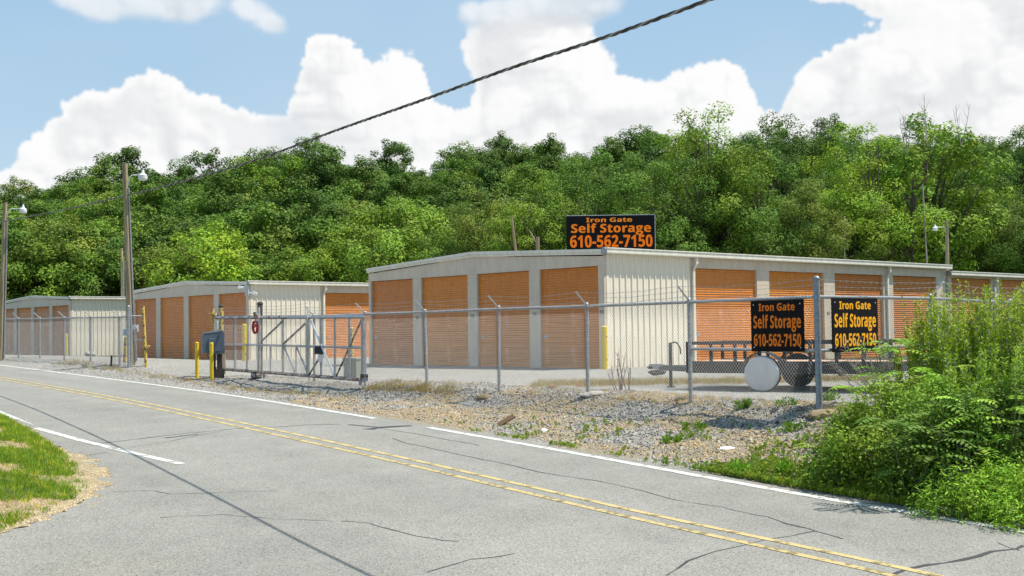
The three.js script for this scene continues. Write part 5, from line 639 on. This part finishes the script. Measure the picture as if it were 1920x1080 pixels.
sumac({ px: 1800, py: 820, f: 15.4, h: 1.35, leaves: 24, stems: 4, spread: 0.5, seed: 614, label: 'feathery leaved sapling leaning over the dark hollow at right' });
sumac({ px: 1880, py: 830, f: 14.8, h: 1.2, leaves: 18, stems: 3, spread: 0.5, seed: 615, label: 'feathery leaved sapling near the right edge above the low ferny clump' });
sumac({ px: 1712, py: 900, f: 14.85, h: 1.3, leaves: 30, stems: 4, spread: 0.42, seed: 617, mat: LM.mid, label: 'feathery branch leaning out over the white edge line at the shrub bank' });
sumac({ px: 1535, py: 880, f: 16.6, h: 0.62, leaves: 14, stems: 3, spread: 0.3, seed: 616, L: 0.4, label: 'low feathery plant sprouting alone on the bank left of shrubs', mat: LM.light });
dome({ px: 1690, py: 900, f: 16.0, w: 2.0, h: 1.35, d: 1.5, leaves: 12000, seed: 621, mat: LM.light, label: 'large dense small leaved shrub at the road edge, left part of shrub bank' });
dome({ px: 1790, py: 900, f: 15.1, w: 1.6, h: 1.25, d: 1.3, leaves: 8500, seed: 622, label: 'dense small leaved shrub in the middle of the shrub bank', mat: LM.mid });
dome({ px: 1620, py: 900, f: 16.7, w: 1.2, h: 0.85, d: 1.0, leaves: 5500, seed: 623, mat: LM.light, label: 'small leaved shrub at the left end of the shrub bank' });
dome({ px: 1905, py: 880, f: 15.4, w: 1.7, h: 1.2, d: 1.2, leaves: 7500, seed: 624, label: 'dark shrub behind the low ferny clump at the right edge', mat: LM.dark });
dome({ px: 1850, py: 975, f: 14.05, w: 1.5, h: 0.5, d: 0.9, leaves: 6500, ls: 0.07, aspect: 0.3, seed: 625, label: 'low ferny bright green clump beside the white edge line at right', mat: LM.fresh, name: 'ferny_clump' });
dome({ px: 1945, py: 985, f: 13.5, w: 1.2, h: 0.5, d: 0.9, leaves: 4500, ls: 0.07, aspect: 0.3, seed: 626, label: 'low ferny clump cut by the bottom right picture edge', mat: LM.fresh, name: 'ferny_clump' });
dome({ px: 1590, py: 925, f: 16.1, w: 1.1, h: 0.4, d: 0.6, leaves: 3200, seed: 627, label: 'low leafy clump at the road edge left of the large shrub', mat: LM.light, name: 'ferny_clump' });
{ // dead red-brown stems inside the fence, and a grey dead weed in front of the yellow sign
  const bundle = (name, label, base, n, h, sp, mat, seed) => { const r = rng(seed), W = []; for (let i = 0; i < n; i++) { const a = V((r() - 0.5) * sp, -0.03, (r() - 0.5) * sp), e = a.clone().add(V((r() - 0.5) * sp * 1.2, h * (0.55 + 0.5 * r()), (r() - 0.5) * sp)); const c = limb(W, a, e, 0.012, 0.005, r, 0.08, 4); for (let q = 0; q < 5; q++) { const b = c.getPoint(0.4 + 0.6 * r()); limb(W, b, b.clone().add(V((r() - 0.5) * 0.12, 0.08 + 0.1 * r(), (r() - 0.5) * 0.12)), 0.005, 0.003, r, 0.1, 2); } } const T = thing(name, label, 'dead plant', [base.x, base.y, base.z]); part('stem', muv(merge(W)), mat, T); };
  bundle('dead_weed', 'bundle of dead red brown stems standing behind the fence', V(atDepth(1168, 720, 25.5).x, ground(atDepth(1168, 720, 25.5).x, 25.5), -25.5), 10, 0.75, 0.3, M.redStem, 41);
  const r = rng(43), W = [], q = atDepth(1655, 700, 19.2), g = ground(q.x, 19.2); for (let i = 0; i < 26; i++) { const e = V(-0.95 + 1.1 * r(), q.y - g + 0.1 + 0.55 * r(), (r() - 0.5) * 0.3); const c = limb(W, V(0.1 * r(), 0, 0), e, 0.009, 0.003, r, 0.14, 5); for (let k = 0; k < 5; k++) { const b = c.getPoint(0.6 + 0.4 * r()); limb(W, b, b.clone().add(V((r() - 0.6) * 0.25, 0.12 * (r() - 0.2), (r() - 0.5) * 0.1)), 0.004, 0.002, r, 0.1, 2); } } const T = thing('dead_weed', 'grey dead weed stalks spreading over the yellow lettered sign', 'dead plant', [q.x, g, -19.2]); part('stem', muv(merge(W)), M.greyTwig, T);
}
{ // grass on the verge mound, low weeds and dry grass on the bank
  const r = rng(71), tuft = (n, h, w, sp) => { const LV = new Leaves(); for (let i = 0; i < n; i++) { const a = r() * 6.283, d = V(Math.cos(a) * (0.25 + 0.6 * r()), 1, Math.sin(a) * (0.25 + 0.6 * r())).normalize(); const v = 0.7 + 0.6 * r(); LV.leaf(V((r() - 0.5) * sp, -0.005, (r() - 0.5) * sp), d, perp(d, r), h * (0.5 + 0.7 * r()), w * (0.7 + 0.6 * r()), [v * (0.85 + 0.4 * r()), v, v * 0.8], 0.3); } return LV.build(); };
  const q = new THREE.Quaternion(), mk = () => ({ m: [], c: [] }), put = (o, s, n, k, c) => { const [x, f] = fromSN(s, n); q.setFromAxisAngle(UPV, r() * 6.283); o.m.push(new THREE.Matrix4().compose(V(x, ground(x, f) + 0.01, -f), q, V(k, k * (0.75 + 0.5 * r()), k))); o.c.push(c); };
  const G = mk(); for (let i = 0; i < 26000; i++) { const s = 12.5 + 17 * Math.pow(r(), 1.3), n = vergeN(s) - 4.2 * Math.pow(r(), 1.1); const d = vergeN(s) - n, m = fbm(s * 1.1 + 14, n * 1.1 + 3, 4); if (d < 0.12) continue; const dens = sst(0.37, 0.5, m) * sst(0.05, 0.4, d) + (s > 19 && d < 0.5 ? 0.6 : 0) + 0.06; if (r() > dens) continue; const t = r(); put(G, s, n, 0.7 + 0.7 * r(), t < 0.72 ? lin(0.8 + 0.3 * r(), 1, 0.8) : t < 0.88 ? lin(1.5, 1.25, 0.8) : lin(2.6, 1.7, 1.3)); }
  stuff('grass', tuft(12, 0.085, 0.007, 0.09), leafMat(0.24, 0.35, 0.045, 0.36), G.m, G.c, 'short green grass on the mound at the side road corner', 'grass');
  const B = mk(); for (let i = 0; i < 22000; i++) { const s = 7.5 + 13.5 * Math.pow(r(), 1.2), t = Math.pow(r(), 1.6), n = 12.3 + 2.4 * t; const near = 1 - sst(9, 20, s), m = fbm(s * 1.4 + 3, n * 1.6 + 30, 4); if (r() > 0.42 * (sst(0.46, 0.62, m) * (0.12 + 0.9 * near) * (1.05 - t) + (s < 15 ? 1.1 * (1 - t) * (1 - t) * (1 - sst(11, 15, s)) * sst(0.3, 0.55, m) : 0))) continue; put(B, s, n, 0.3 + 0.5 * r() * r() + 0.25 * near * r(), r() < 0.8 ? lin(0.8 + 0.3 * r(), 1, 0.8) : lin(1.4, 1.2, 0.8)); }
  { const LV = new Leaves(); const rr = rng(72); rosette(LV, V(0, 0, 0), rr, 0.09, 26, 0.055, 0.028, 1.1, [1, 1, 1]); stuff('low_weeds', LV.build(), leafMat(0.26, 0.36, 0.05, 0.4), B.m, B.c, 'low green weeds along the road edge of the bank', 'weeds'); }
  const D = mk(); const strip = (n, f) => { for (let i = 0; i < n; i++) { const [s, nn, k] = f(); put(D, s, nn, k, lin(0.8 + 0.4 * r(), 0.8 + 0.35 * r(), 0.8)); } };
  strip(900, () => { const p = atDepth(1000 + 640 * r(), 700, 28 + 1.6 * (r() - 0.5)); const [s, n] = toSN(p.x, -p.z); return [s, n, 0.7 + 0.8 * r()]; }); strip(260, () => { const b = mainPosts[4].b, [s, n] = toSN(b.x, -b.z); return [s - 1.8 + 4.4 * r(), n - 0.4 + 1.1 * r() * r(), 0.5 + 0.9 * r()]; }); strip(260, () => [27 + 26 * r(), 13.2 + 0.9 * r(), 0.6 + 0.7 * r()]); strip(160, () => [12.5 + 9 * r(), 15.1 + 0.6 * r(), 0.5 + 0.6 * r()]);
  stuff('dry_grass', tuft(14, 0.13, 0.006, 0.16), leafMat(0.36, 0.3, 0.17, 0.3), D.m, D.c, 'dry straw coloured grass along the fence line and the lot edge', 'dry grass');
  // weeds that stand singly on the bank
  for (const [px, py, lab] of [[1478, 762, 'small green weed on gravel left of the corner post base'], [1553, 752, 'small green weed right of the corner post on the gravel'], [1386, 766, 'green weed in the shade of the fence sign on the bank'], [1302, 808, 'lone light green weed in the middle of the gravel bank'], [1258, 832, 'green weed clump near the road below the brown footing'], [1488, 808, 'green weed below the corner post footing on the bank'], [1470, 885, 'leafy green weed clump at the road edge left of the low feathery plant'], [1385, 885, 'bright leafy weed clump at the road edge farther left']]) { const p = onGround(px, py), LV = new Leaves(), rr = rng(px); for (let k = 0; k < 7; k++) rosette(LV, V((rr() - 0.5) * 0.36, 0, (rr() - 0.5) * 0.26), rr, 0.08 + 0.1 * rr(), 30, 0.07, 0.028, 0.9, [0.9, 1, 0.9]); const T = thing('weed', lab, 'weed', [p.x, p.y - 0.01, p.z]); part('foliage', LV.build(), px > 1380 && py > 860 ? LM.fresh : LM.light, T); }
}

renderer.render(scene, camera);
